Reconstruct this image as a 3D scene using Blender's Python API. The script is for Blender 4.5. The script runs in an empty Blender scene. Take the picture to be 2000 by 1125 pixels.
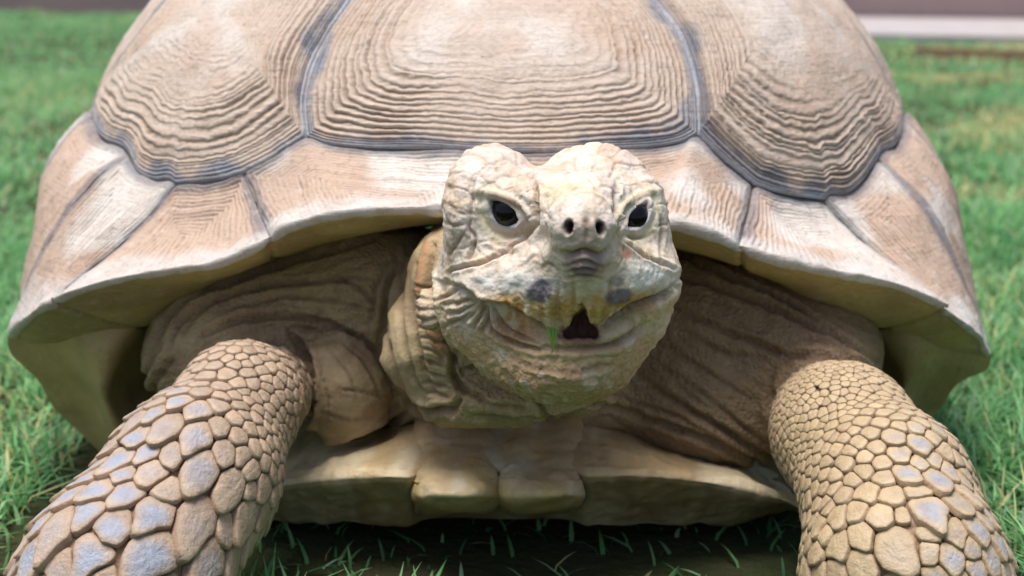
import bpy, math, random
import numpy as np
from mathutils import Matrix, Vector

# ------------------------------------------------------------------ camera, sky, sun, exposure
scene = bpy.context.scene
COL = scene.collection
CAM_H, PITCH, FPX = 0.345, math.radians(13.0), 2800.0     # focal length in pixels of a 2000 px wide frame
cam_data = bpy.data.cameras.new("camera")
cam_data.sensor_width = 36.0
cam_data.lens = FPX / 2000.0 * 36.0
cam_data.clip_start, cam_data.clip_end = 0.02, 400.0
cam_data.dof.use_dof = True
cam_data.dof.focus_distance = 0.695
cam_data.dof.aperture_fstop = 9.0
cam = bpy.data.objects.new("camera", cam_data)
COL.objects.link(cam)
cam.location = (0, 0, CAM_H)
cam.rotation_euler = (math.radians(90) - PITCH, 0, 0)
scene.camera = cam

SUN_EL, SUN_AZ = math.radians(80), math.radians(250)       # azimuth clockwise from +Y (the far side)
world = bpy.data.worlds.new("World")
scene.world = world
world.use_nodes = True
wn = world.node_tree
sky = wn.nodes.new("ShaderNodeTexSky")
sky.sky_type = 'NISHITA'
sky.sun_disc = False
sky.sun_elevation = SUN_EL
sky.sun_rotation = SUN_AZ
sky.dust_density = 4.0
wn.links.new(sky.outputs[0], wn.nodes["Background"].inputs[0])
wn.nodes["Background"].inputs[1].default_value = 0.06
sun_data = bpy.data.lights.new("sun", 'SUN')
sun_data.energy = 1.5
sun_data.angle = math.radians(35)
sun_data.color = (1.0, 0.985, 0.965)
sun = bpy.data.objects.new("sun", sun_data)
COL.objects.link(sun)
sdir = Vector((math.sin(SUN_AZ) * math.cos(SUN_EL), math.cos(SUN_AZ) * math.cos(SUN_EL), math.sin(SUN_EL)))
sun.rotation_euler = sdir.to_track_quat('Z', 'Y').to_euler()
sun.location = (0, 0, 4)
scene.view_settings.view_transform = 'Standard'
scene.view_settings.look = 'None'
scene.view_settings.gamma = 1.0
scene.view_settings.use_curve_mapping = False
scene.view_settings.exposure = 1.3

# ------------------------------------------------------------------ helpers
rng = np.random.default_rng(7)
random.seed(7)
CP, SP = math.cos(PITCH), math.sin(PITCH)
CAMP = np.array([0, 0, CAM_H])

def ray(px, py):
    a = (np.asarray(px, float) - 1000) / FPX
    b = (562.5 - np.asarray(py, float)) / FPX
    return np.stack([a, CP + b * SP, -SP + b * CP], -1)

def at(px, py, Y):
    """The point seen at that spot of the photograph that stands Y metres in front of the camera."""
    d = ray(px, py)
    return CAMP + d * (np.asarray(Y, float) / d[..., 1])[..., None]

def proj(P):
    q = P - CAMP
    dep = q[:, 1] * CP - q[:, 2] * SP
    return 1000 + FPX * q[:, 0] / dep, 562.5 - FPX * (q[:, 1] * SP + q[:, 2] * CP) / dep

def srgb(r, g, b):
    c = np.array([r, g, b], float) / 255
    return np.where(c <= 0.04045, c / 12.92, ((c + 0.055) / 1.055) ** 2.4)

def _hash(ix, iy, iz, s):
    h = (ix * 374761393 + iy * 668265263 + iz * 2147483647 + s * 974711) & 0xFFFFFFFF
    h = ((h ^ (h >> 13)) * 1274126177) & 0xFFFFFFFF
    h = ((h ^ (h >> 16)) * 2246822519) & 0xFFFFFFFF
    return ((h ^ (h >> 15)) & 0xFFFFFF) / float(0xFFFFFF) * 2 - 1

def noise(P, f=1.0, s=0):
    """Smooth value noise in about -1..1 at points P (N,3); f a number or one per axis."""
    P = np.asarray(P, float) * f
    i = np.floor(P).astype(np.int64)
    u = P - i
    u = u * u * u * (u * (u * 6 - 15) + 10)
    r = 0
    for dx in (0, 1):
        wx = u[:, 0] if dx else 1 - u[:, 0]
        for dy in (0, 1):
            wy = u[:, 1] if dy else 1 - u[:, 1]
            for dz in (0, 1):
                wz = u[:, 2] if dz else 1 - u[:, 2]
                r = r + wx * wy * wz * _hash(i[:, 0] + dx, i[:, 1] + dy, i[:, 2] + dz, s)
    return r

def fbm(P, f=1.0, s=0, o=3):
    return sum(noise(P, np.asarray(f) * 2.03 ** k, s + 11 * k) * 0.5 ** k for k in range(o))

def sstep(a, b, x):
    t = np.clip((x - a) / (b - a), 0, 1)
    return t * t * (3 - 2 * t)

def spline(pts, n):
    """Catmull-Rom curve through pts, n points evenly spaced along it."""
    p = np.asarray(pts, float)
    if len(p) < 3:
        t = np.linspace(0, 1, n)[:, None]
        return p[0] * (1 - t) + p[-1] * t
    q = np.vstack([2 * p[0] - p[1], p, 2 * p[-1] - p[-2]])
    out = []
    for i in range(len(p) - 1):
        t = np.linspace(0, 1, 24, endpoint=False)[:, None]
        a, b, c, d = q[i], q[i + 1], q[i + 2], q[i + 3]
        out.append(0.5 * (2 * b + (c - a) * t + (2 * a - 5 * b + 4 * c - d) * t ** 2 + (3 * b - a - 3 * c + d) * t ** 3))
    out = np.vstack(out + [p[-1:]])
    L = np.r_[0, np.cumsum(np.linalg.norm(np.diff(out, axis=0), axis=1))]
    s = np.linspace(0, L[-1], n)
    return np.stack([np.interp(s, L, out[:, k]) for k in range(out.shape[1])], 1)

def grid_faces(nr, nc, closed=False):
    r, c = np.meshgrid(np.arange(nr - 1), np.arange(nc if closed else nc - 1), indexing='ij')
    c2 = (c + 1) % nc
    return np.stack([r * nc + c, r * nc + c2, (r + 1) * nc + c2, (r + 1) * nc + c], -1).reshape(-1, 4)

def tri_normals(V, F):
    n = np.cross(V[F[:, 1]] - V[F[:, 0]], V[F[:, 2]] - V[F[:, 0]])
    if F.shape[1] == 4:
        n = n + np.cross(V[F[:, 2]] - V[F[:, 0]], V[F[:, 3]] - V[F[:, 0]])
    out = np.zeros_like(V)
    for k in range(F.shape[1]):
        for a in range(3):
            out[:, a] += np.bincount(F[:, k], n[:, a], len(V))
    return out / np.maximum(np.linalg.norm(out, axis=1), 1e-12)[:, None]

def make(name, V, F, mat, parent=None, col=None, smooth=True, attrs=None):
    """Vertices and faces (one array, or a list of arrays) as one mesh object; col is the colour of each vertex."""
    me = bpy.data.meshes.new(name)
    Fs = F if isinstance(F, (list, tuple)) else [F]
    Fs = [np.asarray(f, np.int32) for f in Fs if len(f)]
    me.vertices.add(len(V))
    me.vertices.foreach_set("co", np.asarray(V, np.float32).ravel())
    loops = np.concatenate([f.ravel() for f in Fs])
    sizes = np.concatenate([np.full(len(f), f.shape[1], np.int32) for f in Fs])
    me.loops.add(len(loops))
    me.loops.foreach_set("vertex_index", loops)
    me.polygons.add(len(sizes))
    me.polygons.foreach_set("loop_start", np.r_[0, np.cumsum(sizes)[:-1]].astype(np.int32))
    me.polygons.foreach_set("loop_total", sizes)
    me.polygons.foreach_set("use_smooth", np.full(len(sizes), smooth, bool))
    me.update(calc_edges=True)
    me.validate()
    if col is not None:
        a = me.color_attributes.new("Col", 'FLOAT_COLOR', 'POINT')
        a.data.foreach_set("color", np.c_[np.clip(col, 0, 1), np.ones(len(V))].astype(np.float32).ravel())
    for k, v in (attrs or {}).items():
        me.attributes.new(k, 'FLOAT', 'POINT').data.foreach_set("value", np.asarray(v, np.float32))
    me.materials.append(mat)
    o = bpy.data.objects.new(name, me)
    COL.objects.link(o)
    if parent is not None:
        o.parent = parent
        o.matrix_parent_inverse = Matrix.Translation(-Vector(parent.get("base", (0, 0, 0))))
    return o

def tag(o, label=None, cat=None, group=None, kind=None):
    for k, v in (("label", label), ("category", cat), ("group", group), ("kind", kind)):
        if v:
            o[k] = v
    return o

class Mat:
    """Principled material whose colour is the vertex colour times fine noise, with a stack of bump noises."""
    def __init__(self, name, rough=0.6, spec=0.35, base=None):
        m = self.m = bpy.data.materials.new(name)
        m.use_nodes = True
        self.t = m.node_tree
        self.b = self.t.nodes["Principled BSDF"]
        self.b.inputs["Roughness"].default_value = rough
        self.b.inputs["Specular IOR Level"].default_value = spec
        self.geo = self.t.nodes.new("ShaderNodeTexCoord").outputs["Object"]
        self.nrm = None
        if base is None:
            n = self.t.nodes.new("ShaderNodeAttribute"); n.attribute_name = "Col"
            self.c = n.outputs["Color"]
        else:
            n = self.t.nodes.new("ShaderNodeRGB"); n.outputs[0].default_value = (*base, 1)
            self.c = n.outputs[0]
        self.flush()
    def flush(self):
        self.t.links.new(self.c, self.b.inputs["Base Color"])
        if self.nrm is not None:
            self.t.links.new(self.nrm, self.b.inputs["Normal"])
    def scaled(self, vec):
        if vec is None:
            return self.geo
        mp = self.t.nodes.new("ShaderNodeMapping"); mp.inputs["Scale"].default_value = vec
        self.t.links.new(self.geo, mp.inputs[0])
        return mp.outputs[0]
    def tex(self, kind, scale, detail=4, stretch=None, rough=0.6):
        if kind == 'noise':
            n = self.t.nodes.new("ShaderNodeTexNoise")
            n.inputs["Detail"].default_value = detail; n.inputs["Roughness"].default_value = rough
            out = n.outputs["Fac"]
        else:
            n = self.t.nodes.new("ShaderNodeTexVoronoi"); n.feature = kind
            out = n.outputs["Distance"]
        n.inputs["Scale"].default_value = scale
        self.t.links.new(self.scaled(stretch), n.inputs["Vector"])
        return out
    def ramp(self, src, a, b, lo=0.0, hi=1.0):
        n = self.t.nodes.new("ShaderNodeMapRange")
        self.t.links.new(src, n.inputs[0])
        for k, v in enumerate((a, b, lo, hi)):
            n.inputs[k + 1].default_value = v
        return n.outputs[0]
    def tint(self, src, rgb, mode='MIX'):
        n = self.t.nodes.new("ShaderNodeMixRGB"); n.blend_type = mode
        self.t.links.new(src, n.inputs[0]); self.t.links.new(self.c, n.inputs[1])
        n.inputs[2].default_value = (*rgb, 1)
        self.c = n.outputs[0]; self.flush(); return self
    def attr(self, name):
        n = self.t.nodes.new("ShaderNodeAttribute"); n.attribute_name = name
        return n.outputs["Fac"]
    def mul(self, a, b):
        n = self.t.nodes.new("ShaderNodeMath"); n.operation = 'MULTIPLY'
        self.t.links.new(a, n.inputs[0])
        if isinstance(b, float): n.inputs[1].default_value = b
        else: self.t.links.new(b, n.inputs[1])
        return n.outputs[0]
    def bump(self, src, dist, strength=1.0):
        n = self.t.nodes.new("ShaderNodeBump")
        n.inputs["Distance"].default_value = dist; n.inputs["Strength"].default_value = strength
        self.t.links.new(src, n.inputs["Height"])
        if self.nrm is not None: self.t.links.new(self.nrm, n.inputs["Normal"])
        self.nrm = n.outputs[0]; self.flush(); return self

# ------------------------------------------------------------------ materials
horn = Mat("horn", 0.68, 0.22)
horn.tint(horn.ramp(horn.tex('noise', 55, 6), .4, .75, 0, .4), tuple(srgb(182, 162, 144)))
horn.tint(horn.ramp(horn.tex('noise', 260, 5), .52, .8, 0, .45), tuple(srgb(110, 88, 66)))
horn.tint(horn.ramp(horn.tex('noise', 140, 5), .55, .8, 0, .4), tuple(srgb(222, 216, 208)))
horn.bump(horn.tex('noise', 420, 6), .0009, .8)
horn.bump(horn.tex('noise', 70, 6, (.5, .5, 9)), .0012, .5)
horn.bump(horn.tex('noise', 90, 5), .0012, .5)
horn.b.inputs["Subsurface Weight"].default_value = 0.0

under = Mat("underside_horn", 0.5, 0.35)
under.tint(under.ramp(under.tex('noise', 40, 5), .45, .75, 0, .35), tuple(srgb(164, 138, 96)))
under.tint(under.ramp(under.tex('noise', 130, 6), .55, .8, 0, .35), tuple(srgb(98, 78, 52)))
under.bump(under.tex('noise', 260, 6), .001, .8)
under.bump(under.tex('noise', 50, 5, (6, 1, 1)), .0012, .5)

skin = Mat("skin", 0.62, 0.3)
skin.tint(skin.ramp(skin.tex('noise', 160, 6), .5, .8, 0, .35), tuple(srgb(96, 76, 56)))
skin.tint(skin.ramp(skin.tex('noise', 300, 4), .58, .85, 0, .4), tuple(srgb(225, 212, 190)))
skin.bump(skin.mul(skin.tex('F1', 420), skin.attr("grain")), -.0012, .9)
skin.bump(skin.tex('noise', 500, 5), .0006, .6)
skin.bump(skin.mul(skin.tex('noise', 90, 6), skin.attr("grain")), .0012, .5)

scale_mat = Mat("leg_scale", 0.5, 0.4)
scale_mat.tint(scale_mat.ramp(scale_mat.tex('noise', 120, 6), .45, .8, 0, .4), tuple(srgb(120, 92, 68)))
scale_mat.tint(scale_mat.ramp(scale_mat.tex('noise', 330, 5), .55, .8, 0, .35), tuple(srgb(205, 196, 186)))
scale_mat.bump(scale_mat.tex('noise', 380, 6), .0011, .9)
scale_mat.bump(scale_mat.tex('noise', 110, 4), .001, .45)

eye_mat = Mat("eye", 0.05, 0.3)
# ------------------------------------------------------------------ the tortoise
X0 = -0.011
BASE = (X0, 1.15, 0.0)
tortoise = bpy.data.objects.new("tortoise", None)
tortoise.location = BASE
tortoise["base"] = BASE
COL.objects.link(tortoise)
tag(tortoise, "huge tan domed tortoise facing the camera on the grass", "tortoise")

# the dome of the shell: a super-ellipsoid
DC = np.array([X0, 1.22, 0.105]); DR = np.array([0.340, 0.428, 0.300]); DN = 2.3

def dome_r(q):
    return 1 / np.maximum((np.abs(q) ** DN).sum(-1), 1e-12) ** (1 / DN)

def dome(q):
    """Direction in the dome's own scaled space -> point and outward normal."""
    s = q * dome_r(q)[..., None]
    n = np.sign(s) * np.abs(s) ** (DN - 1) / DR
    return DC + s * DR, n / np.linalg.norm(n, axis=-1, keepdims=True)

def hit_dome(px, py):
    """Where the line of sight through a spot of the photograph first meets the dome (or passes it nearest)."""
    d = ray(px, py); d = d / d[..., 1:2]
    Y = np.linspace(0.74, 1.3, 700)
    P = CAMP + d[:, None, :] * Y[None, :, None]
    q = (P - DC) / DR
    f = (np.abs(q) ** DN).sum(-1) - 1
    idx = np.where((f < 0).any(1), (f < 0).argmax(1), f.argmin(1))
    return q[np.arange(len(d)), idx]

def dq(pts, n):
    s = spline(pts, n)
    return hit_dome(s[:, 0], s[:, 1])

# seams of the shell, spots of the photograph
SEAM_VL = [(752, -130), (722, -70), (684, 0), (640, 65), (607, 130), (592, 200), (596, 268)]
SEAM_VR = [(1206, -130), (1236, -70), (1274, 0), (1322, 62), (1349, 135), (1361, 200), (1363, 262)]
SEAM_VB = [(596, 268), (640, 281), (720, 288), (850, 290), (985, 297), (1130, 294), (1260, 288), (1330, 277), (1363, 262)]
SEAM_VT = [(752, -130), (860, -150), (985, -152), (1100, -150), (1206, -130)]
SEAM_CL = [(596, 268), (535, 306), (474, 338)]
SEAM_CL2 = [(474, 338), (425, 351), (343, 360)]
SEAM_CL3 = [(343, 360), (328, 351), (300, 353), (272, 340), (258, 320), (250, 301)]
SEAM_CL4 = [(250, 301), (236, 286), (205, 274), (188, 256), (178, 222)]
SEAM_CLB = [(178, 222), (196, 180), (250, 96), (325, 0), (420, -90), (540, -150), (660, -160), (752, -130)]
SEAM_CR = [(1363, 262), (1415, 312), (1476, 362)]
SEAM_CR2 = [(1476, 362), (1530, 378), (1612, 391)]
SEAM_CR3 = [(1612, 391), (1624, 380), (1655, 378), (1688, 352), (1704, 330), (1716, 312)]
SEAM_CR4 = [(1716, 312), (1726, 294), (1750, 284), (1762, 260), (1764, 228)]
SEAM_CRB = [(1764, 228), (1742, 180), (1697, 96), (1628, 0), (1540, -90), (1420, -150), (1300, -160), (1206, -130)]

HORN = srgb(199, 178, 159); HORN_PALE = srgb(217, 208, 198); HORN_PINK = srgb(196, 170, 150)
GREY = srgb(96, 101, 112); GREY_PALE = srgb(200, 204, 212); GROOVE = srgb(120, 92, 66)

def scute(name, qb, q0, rings, t0, seed, amp=0.0011, step=9, label=None, bulge=0.004, inner=.05):
    """One horny shield of the dome: rings of growth that repeat its outline, from the outline qb in to the middle q0."""
    nphi = rings * step
    phi = np.linspace(0, rings, nphi + 1)
    tt = t0 + (1 - t0) * (1 - (1 - phi / rings) ** 1.45)
    t = np.r_[np.linspace(0.02, t0, 10)[:-1], tt]
    phi = np.r_[np.linspace(-1.5, 0, 10)[:-1], phi]
    n = len(qb)
    # inner outlines are smoother and rounder than the seam itself
    sm = qb.copy()
    for _ in range(9):
        sm = (np.roll(sm, 1, 0) + 2 * sm + np.roll(sm, -1, 0)) / 4
    tb = t[:, None, None]
    edge = sm * (1 - tb ** 3) + qb * tb ** 3
    q = q0 * (1 - tb) + edge * tb
    P, N = dome(q.reshape(-1, 3))
    Pb, _ = dome(qb)
    P0, _ = dome(q0[None])
    L = np.linalg.norm(Pb - P0, axis=1)
    T = np.repeat(t, n)
    PH = np.repeat(phi, n)
    D = (1 - T) * np.tile(L, len(t))                       # metres to the seam
    wob = (fbm(P, 11, seed) * 0.45 + noise(P, 75, seed + 3) * 0.17 + noise(P, (220, 220, 420), seed + 8) * .2) * sstep(0, .02, D)
    wd = np.random.default_rng(seed + 77).uniform(.35, 1.75, rings + 6)
    ph = np.interp(PH + wob, np.r_[-4, np.cumsum(wd / wd.mean()) - 4 + .5], np.arange(len(wd) + 1) - 4) + .25 * noise(P, 33, seed + 18)
    k = np.floor(ph).astype(int)
    x = ph - k
    ramp_ = np.random.default_rng(seed).uniform(.35, 1.25, 400)
    a = ramp_[k % 400] * (0.65 + .5 * fbm(P, 14, seed + 5)).clip(.12, 1.2) * (.5 * sstep(.05, .5, fbm(P, 17, seed + 15)) + sstep(rings * inner, rings * (inner + .4), PH + rings * .12 * fbm(P, 9, seed + 16)))
    prof = np.sin(np.pi * x ** 2.1) ** .7
    fade = sstep(0.0, .0022, D)
    # a ring cannot stand higher than its own width allows
    gapt = np.gradient(t)
    wid = np.repeat(gapt / np.maximum(np.gradient(phi), 1e-6), n) * np.tile(L, len(t))
    a = a * np.minimum(1, wid / .0045)
    h = bulge * (1 - T ** 2.5) + amp * a * (prof - .5) + .0012 * fbm(P, 35, seed + 9) * sstep(0, .03, D) + .0002 * noise(P, 400, seed)
    h = h * fade + (fade - 1) * .0011
    V = P + N * h[:, None]
    # colour: tan horn, paler in the middle, new blue-grey growth along the seams, soil held in the grooves
    c = HORN + (HORN_PALE - HORN) * (1 - sstep(.02, .10, D + .02 * noise(P, 18, seed + 1)))[:, None] * .15
    mid = sstep(.045, .10, D + .03 * fbm(P, 12, seed + 2))
    c = c * (1 - .75 * mid[:, None]) + HORN_PALE * .75 * mid[:, None]
    pk = sstep(.1, .6, fbm(P, 20, seed + 4))[:, None]
    c = c * (1 - .6 * pk) + HORN_PINK * .6 * pk
    dirt = (1 - prof) ** 1.6 * np.clip(a * 1.3, 0, 1) * sstep(.1, .8, .6 + .5 * noise(P, 45, seed + 6))
    c = c * (1 - .8 * dirt[:, None]) + GROOVE * .8 * dirt[:, None]
    g = 1 - sstep(.003, .014, D + .008 * fbm(P, 40, seed + 7))
    band = (x < .5)[:, None] * 1.0
    gc = GREY * (1 - .35 * band) + GREY_PALE * .35 * band
    c = c * (1 - .93 * g[:, None]) + gc * .93 * g[:, None]
    w = np.exp(-((D - .0016) / .0009) ** 2)[:, None] * (.35 + .4 * noise(P, 60, seed + 12)).clip(0, 1)[:, None]
    c = c * (1 - w) + srgb(222, 226, 235) * w
    # skirt down into the seam
    Pe, Ne = dome(qb)
    V = np.vstack([V, Pe - Ne * .004, (dome(q0[None])[0] + dome(q0[None])[1] * (bulge))])
    c = np.vstack([c, np.tile(GREY, (n, 1)), HORN_PALE[None]])
    nr = len(t) + 1
    F = grid_faces(nr, n, True)
    i = np.arange(n)
    cap = np.stack([np.full(n, len(V) - 1), (i + 1) % n, i], -1)
    fn = np.cross(V[F[5, 1]] - V[F[5, 0]], V[F[5, 2]] - V[F[5, 0]])
    if fn @ N[5] < 0:
        F = F[:, ::-1]; cap = cap[:, ::-1]
    o = make(name, V, [F, cap], horn.m, carapace, c)
    if label: o["label"] = label
    return o

# bone dome under the shields
th = np.linspace(0, math.pi, 60); az = np.linspace(0, 2 * math.pi, 120, endpoint=False)
Tg, Ag = np.meshgrid(th, az, indexing='ij')
qd = np.stack([np.sin(Tg) * np.sin(Ag), np.sin(Tg) * np.cos(Ag), np.cos(Tg)], -1).reshape(-1, 3)
qd[:, 2] = np.where(qd[:, 2] < -.12, -.12 + .12 * (qd[:, 2] + .12), qd[:, 2])
Pd, Nd = dome(qd)
Pd = Pd - Nd * .0035
Fd = grid_faces(60, 120, True)[:, ::-1]
Cd = Pd[Fd].mean(1)
keep = Cd[:, 2] > np.interp(Cd[:, 1], [.84, .93, 1.05], [.215, .19, .10])
Fd = Fd[keep]
used = np.unique(Fd); remap = np.full(len(Pd), -1); remap[used] = np.arange(len(used))
Pd, Fd = Pd[used], remap[Fd]
carapace = make("carapace", Pd, Fd, horn.m, tortoise, np.tile(HORN * .8, (len(Pd), 1)))
carapace["label"] = "domed tan upper shell with grey seams between ringed shields"

def loop(*edges):
    out = []
    for e in edges:
        out.append(e[:-1])
    return np.vstack(out)

vl, vr, vb, vt = dq(SEAM_VL, 110), dq(SEAM_VR, 110), dq(SEAM_VB, 150), dq(SEAM_VT, 70)
scute("vertebral_scute", loop(vl, vb, vr[::-1], vt[::-1]), hit_dome(np.array([975.]), np.array([10.]))[0], 21, .28, 3, amp=.0019)
clb, crb = dq(SEAM_CLB, 120), dq(SEAM_CRB, 120)
qcl = loop(dq(SEAM_CL, 45), dq(SEAM_CL2, 45), dq(SEAM_CL3, 40), dq(SEAM_CL4, 40), clb, vl)
scute("costal_scute", qcl, hit_dome(np.array([455.]), np.array([38.]))[0], 20, .2, 21, amp=.0027, bulge=.006, inner=.12)
qcr = loop(dq(SEAM_CR, 45), dq(SEAM_CR2, 45), dq(SEAM_CR3, 40), dq(SEAM_CR4, 40), crb, vr)
scute("costal_scute", qcr, hit_dome(np.array([1500.]), np.array([38.]))[0], 20, .2, 57, amp=.0025, bulge=.006, inner=.14)
# the next shields behind
def advance(e, dy, lift=0.0):
    a = e.copy(); a[:, 1] += dy; a[:, 2] += lift
    a = a / np.linalg.norm(a, axis=1, keepdims=True)
    return a * dome_r(a)[:, None]
for e, sd, m in ((clb, 70, 1), (crb, 83, -1), (vt, 91, 0)):
    far = advance(e, .62)
    sidea = np.array([e[0] * (1 - k) + far[0] * k for k in np.linspace(0, 1, 40)])
    sideb = np.array([e[-1] * (1 - k) + far[-1] * k for k in np.linspace(0, 1, 40)])
    lp = loop(e, sideb, far[::-1], sidea[::-1])
    scute("costal_scute" if m else "vertebral_scute", lp, lp.mean(0), 14, .3, sd, step=5)

# ---- marginal shields: upper face, rim and lower face of the shell's edge
def curve3(pts, n):
    s = spline(pts, n)
    return at(s[:, 0], s[:, 1], s[:, 2])

def marginal(U, R, Vv, seed, flare=.004, thick=.0075, ends=(1, 1), label=None):
    """U seam on the dome, R rim edge, Vv inner end of the lower face: three curves of equal length."""
    ns = len(U)
    up = np.array([0, 0, 1.0])
    along = np.gradient(R, axis=0); along /= np.linalg.norm(along, axis=1, keepdims=True)
    s = np.linspace(0, 1, ns)
    nu = 90
    u = np.linspace(0, 1, nu)
    rows = []
    lo = R + (Vv - R) / np.linalg.norm(Vv - R, axis=1, keepdims=True) * thick * .4
    across = np.cross(U - R, Vv - R)
    nrm = np.cross(across, U - R)
    nrm /= np.linalg.norm(nrm, axis=1, keepdims=True)
    sgn = np.sign((nrm @ up).mean()); nrm *= sgn
    kinds = []
    fl = (np.interp(s, [0, 1], flare) if isinstance(flare, tuple) else np.full(ns, flare))[:, None]
    for x in u:                                            # upper face from the seam to the rim
        P = U * (1 - x) + R * x - nrm * (fl * math.sin(math.pi * x ** .8))
        rows.append(P); kinds.append(x)
    outd = R - U; outd -= (outd * nrm).sum(1, keepdims=True) * nrm
    outd /= np.linalg.norm(outd, axis=1, keepdims=True)
    for a in np.linspace(0, math.pi, 12)[1:]:             # rounded rim
        rows.append(R + nrm * (thick / 2) * (math.cos(a) - 1) + outd * (thick * .30) * math.sin(a)); kinds.append(1 + a / math.pi * .2)
    last = rows[-1]
    for x in np.linspace(0, 1, 40)[1:]:                   # lower face
        rows.append(last * (1 - x) + Vv * x - nrm * (.004 * math.sin(math.pi * x))); kinds.append(1.2 + x)
    for x in np.linspace(0, 1, 6)[1:]:
        rows.append(Vv + np.array([0, .10, -.022]) * x); kinds.append(2.2 + x)
    P = np.array(rows); nr = len(rows)
    V = P.reshape(-1, 3)
    K = np.repeat(kinds, ns); S = np.tile(s, nr)
    F = grid_faces(nr, ns)
    N = tri_normals(V, F)
    if (N[:ns * 40] @ up).mean() < 0:
        F = F[:, ::-1]; N = -N
    W = np.linalg.norm(U - R, axis=1); Wt = np.tile(W, nr)
    Lr = np.linalg.norm(np.diff((U + R) / 2, axis=0), axis=1).sum()
    top = 1 - sstep(.98, 1.04, K)
    dseam = np.minimum(np.where(ends[0], S * Lr, 9), np.where(ends[1], (1 - S) * Lr, 9))
    dup = np.clip(K, 0, 1) * Wt
    d = np.minimum(dseam, np.where(K < 1, dup, 9)) + .0012 * noise(V, 90, seed)
    # rings: copies of the seam side, kinked at the corner ridges
    dr = np.minimum(dseam * .9, dup) + .0016 * fbm(V, 45, seed + 1)
    x = dr / .0029; kk = np.floor(x); fx = x - kk
    ra = np.random.default_rng(seed).uniform(.2, 1.2, 60)[kk.astype(int) % 60]
    prof = np.sin(np.pi * fx ** 1.5) ** .8
    a = ra * (.7 + .6 * fbm(V, 25, seed + 2)).clip(0, 1.2) * top * sstep(1.08, .8, K)
    groove = np.exp(-(dseam / .0022) ** 2) * .0022 * (1 - .3 * top)
    h = .0021 * a * (prof - .5) + .0016 * fbm(V, 30, seed + 3) * (.4 + .6 * top) + .0009 * noise(V, 140, seed + 4) * sstep(.8, 1.0, K) * sstep(1.3, 1.15, K)
    h = h - groove - .001 * np.exp(-(dup / .0016) ** 2) * top
    V = V + N * h[:, None]
    c = np.tile(HORN_PINK, (len(V), 1))
    m = sstep(.0, .5, fbm(V, 16, seed + 5))[:, None]
    c = c * (1 - m) + HORN_PALE * m
    dirt = (1 - prof) ** 2 * np.clip(a * 1.3, 0, 1)
    c = c * (1 - .6 * dirt[:, None]) + GROOVE * .6 * dirt[:, None]
    g = (1 - sstep(.002, .009, d)) * top
    c = c * (1 - .7 * g[:, None]) + GREY * .7 * g[:, None]
    worn = sstep(.72, .97, K + .12 * fbm(V, 30, seed + 6))[:, None]
    c = c * (1 - .7 * worn) + srgb(208, 205, 200) * .7 * worn
    lowc = srgb(190, 170, 118) * (1 - .25 * sstep(-.2, .6, fbm(V, 15, seed + 7))[:, None])
    b = sstep(1.10, 1.24, K)[:, None]
    c = c * (1 - b) + lowc * b
    # skirts that close the seams
    cols = [np.arange(nr) * ns, np.arange(nr) * ns + ns - 1]
    for ci, col_ in enumerate(cols):
        off = len(V)
        V = np.vstack([V, V[col_] - N[col_] * np.where((np.array(kinds) > .9) & (np.array(kinds) < 1.5), .0015, .007)[:, None]]); c = np.vstack([c, c[col_]])
        i = np.arange(nr - 1)
        q = np.stack([col_[i], col_[i + 1], off + i + 1, off + i], 1)
        F = np.vstack([F, q if ci else q[:, ::-1]])
    o = make("marginal_scute", V, F, horn.m, carapace, c)
    if label: o["label"] = label
    return o

def useam(e, n):
    q = dq(e, n); P, N = dome(q); return P - N * .001
RIM_D = .0
# first pair beside the neck
NM = 150
uL = [(474, 338), (535, 306), (596, 268), (640, 281), (720, 288), (850, 290), (985, 297)]
uR = [(985, 297), (1130, 294), (1260, 288), (1330, 277), (1363, 262), (1415, 312), (1476, 362)]
marginal(useam(uL, NM), curve3([(522, 458, .784), (560, 434, .782), (650, 410, .777), (750, 401, .772), (860, 399, .77), (985, 404, .769)], NM),
         curve3([(532, 506, .845), (620, 478, .84), (720, 455, .838), (845, 430, .835), (985, 425, .835)], NM), 5)
marginal(useam(uR, NM), curve3([(985, 404, .769), (1120, 408, .770), (1240, 418, .772), (1330, 432, .775), (1400, 452, .780), (1448, 474, .784)], NM),
         curve3([(985, 425, .835), (1130, 440, .835), (1320, 482, .838), (1390, 500, .842), (1450, 522, .845)], NM), 6)
# second pair, the long flared ones
marginal(useam(SEAM_CL2, 110), curve3([(522, 458, .784), (430, 503, .79), (300, 525, .80), (200, 545, .808), (101, 579, .811)], 110),
         curve3([(532, 506, .845), (440, 543, .85), (370, 582, .86), (320, 615, .868), (270, 643, .875)], 110), 7, flare=(.004, .006))
marginal(useam(SEAM_CR2, 110), curve3([(1448, 474, .784), (1520, 498, .79), (1620, 522, .797), (1740, 546, .806), (1850, 590, .811)], 110),
         curve3([(1450, 522, .845), (1520, 556, .85), (1590, 604, .857), (1650, 634, .862), (1738, 642, .868)], 110), 8, flare=(.004, .006))
# third pair
marginal(useam(SEAM_CL3, 90), curve3([(108, 584, .826), (80, 594, .833), (45, 620, .85), (15, 652, .875)], 90),
         curve3([(270, 643, .875), (235, 660, .885), (200, 690, .90), (150, 740, .92)], 90), 9, flare=(.006, -.016))
marginal(useam(SEAM_CR3, 90), curve3([(1840, 596, .826), (1878, 622, .835), (1915, 652, .855), (1936, 690, .875)], 90),
         curve3([(1738, 642, .868), (1760, 660, .88), (1790, 700, .895), (1825, 740, .915)], 90), 10, flare=(.006, -.016))
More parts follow.
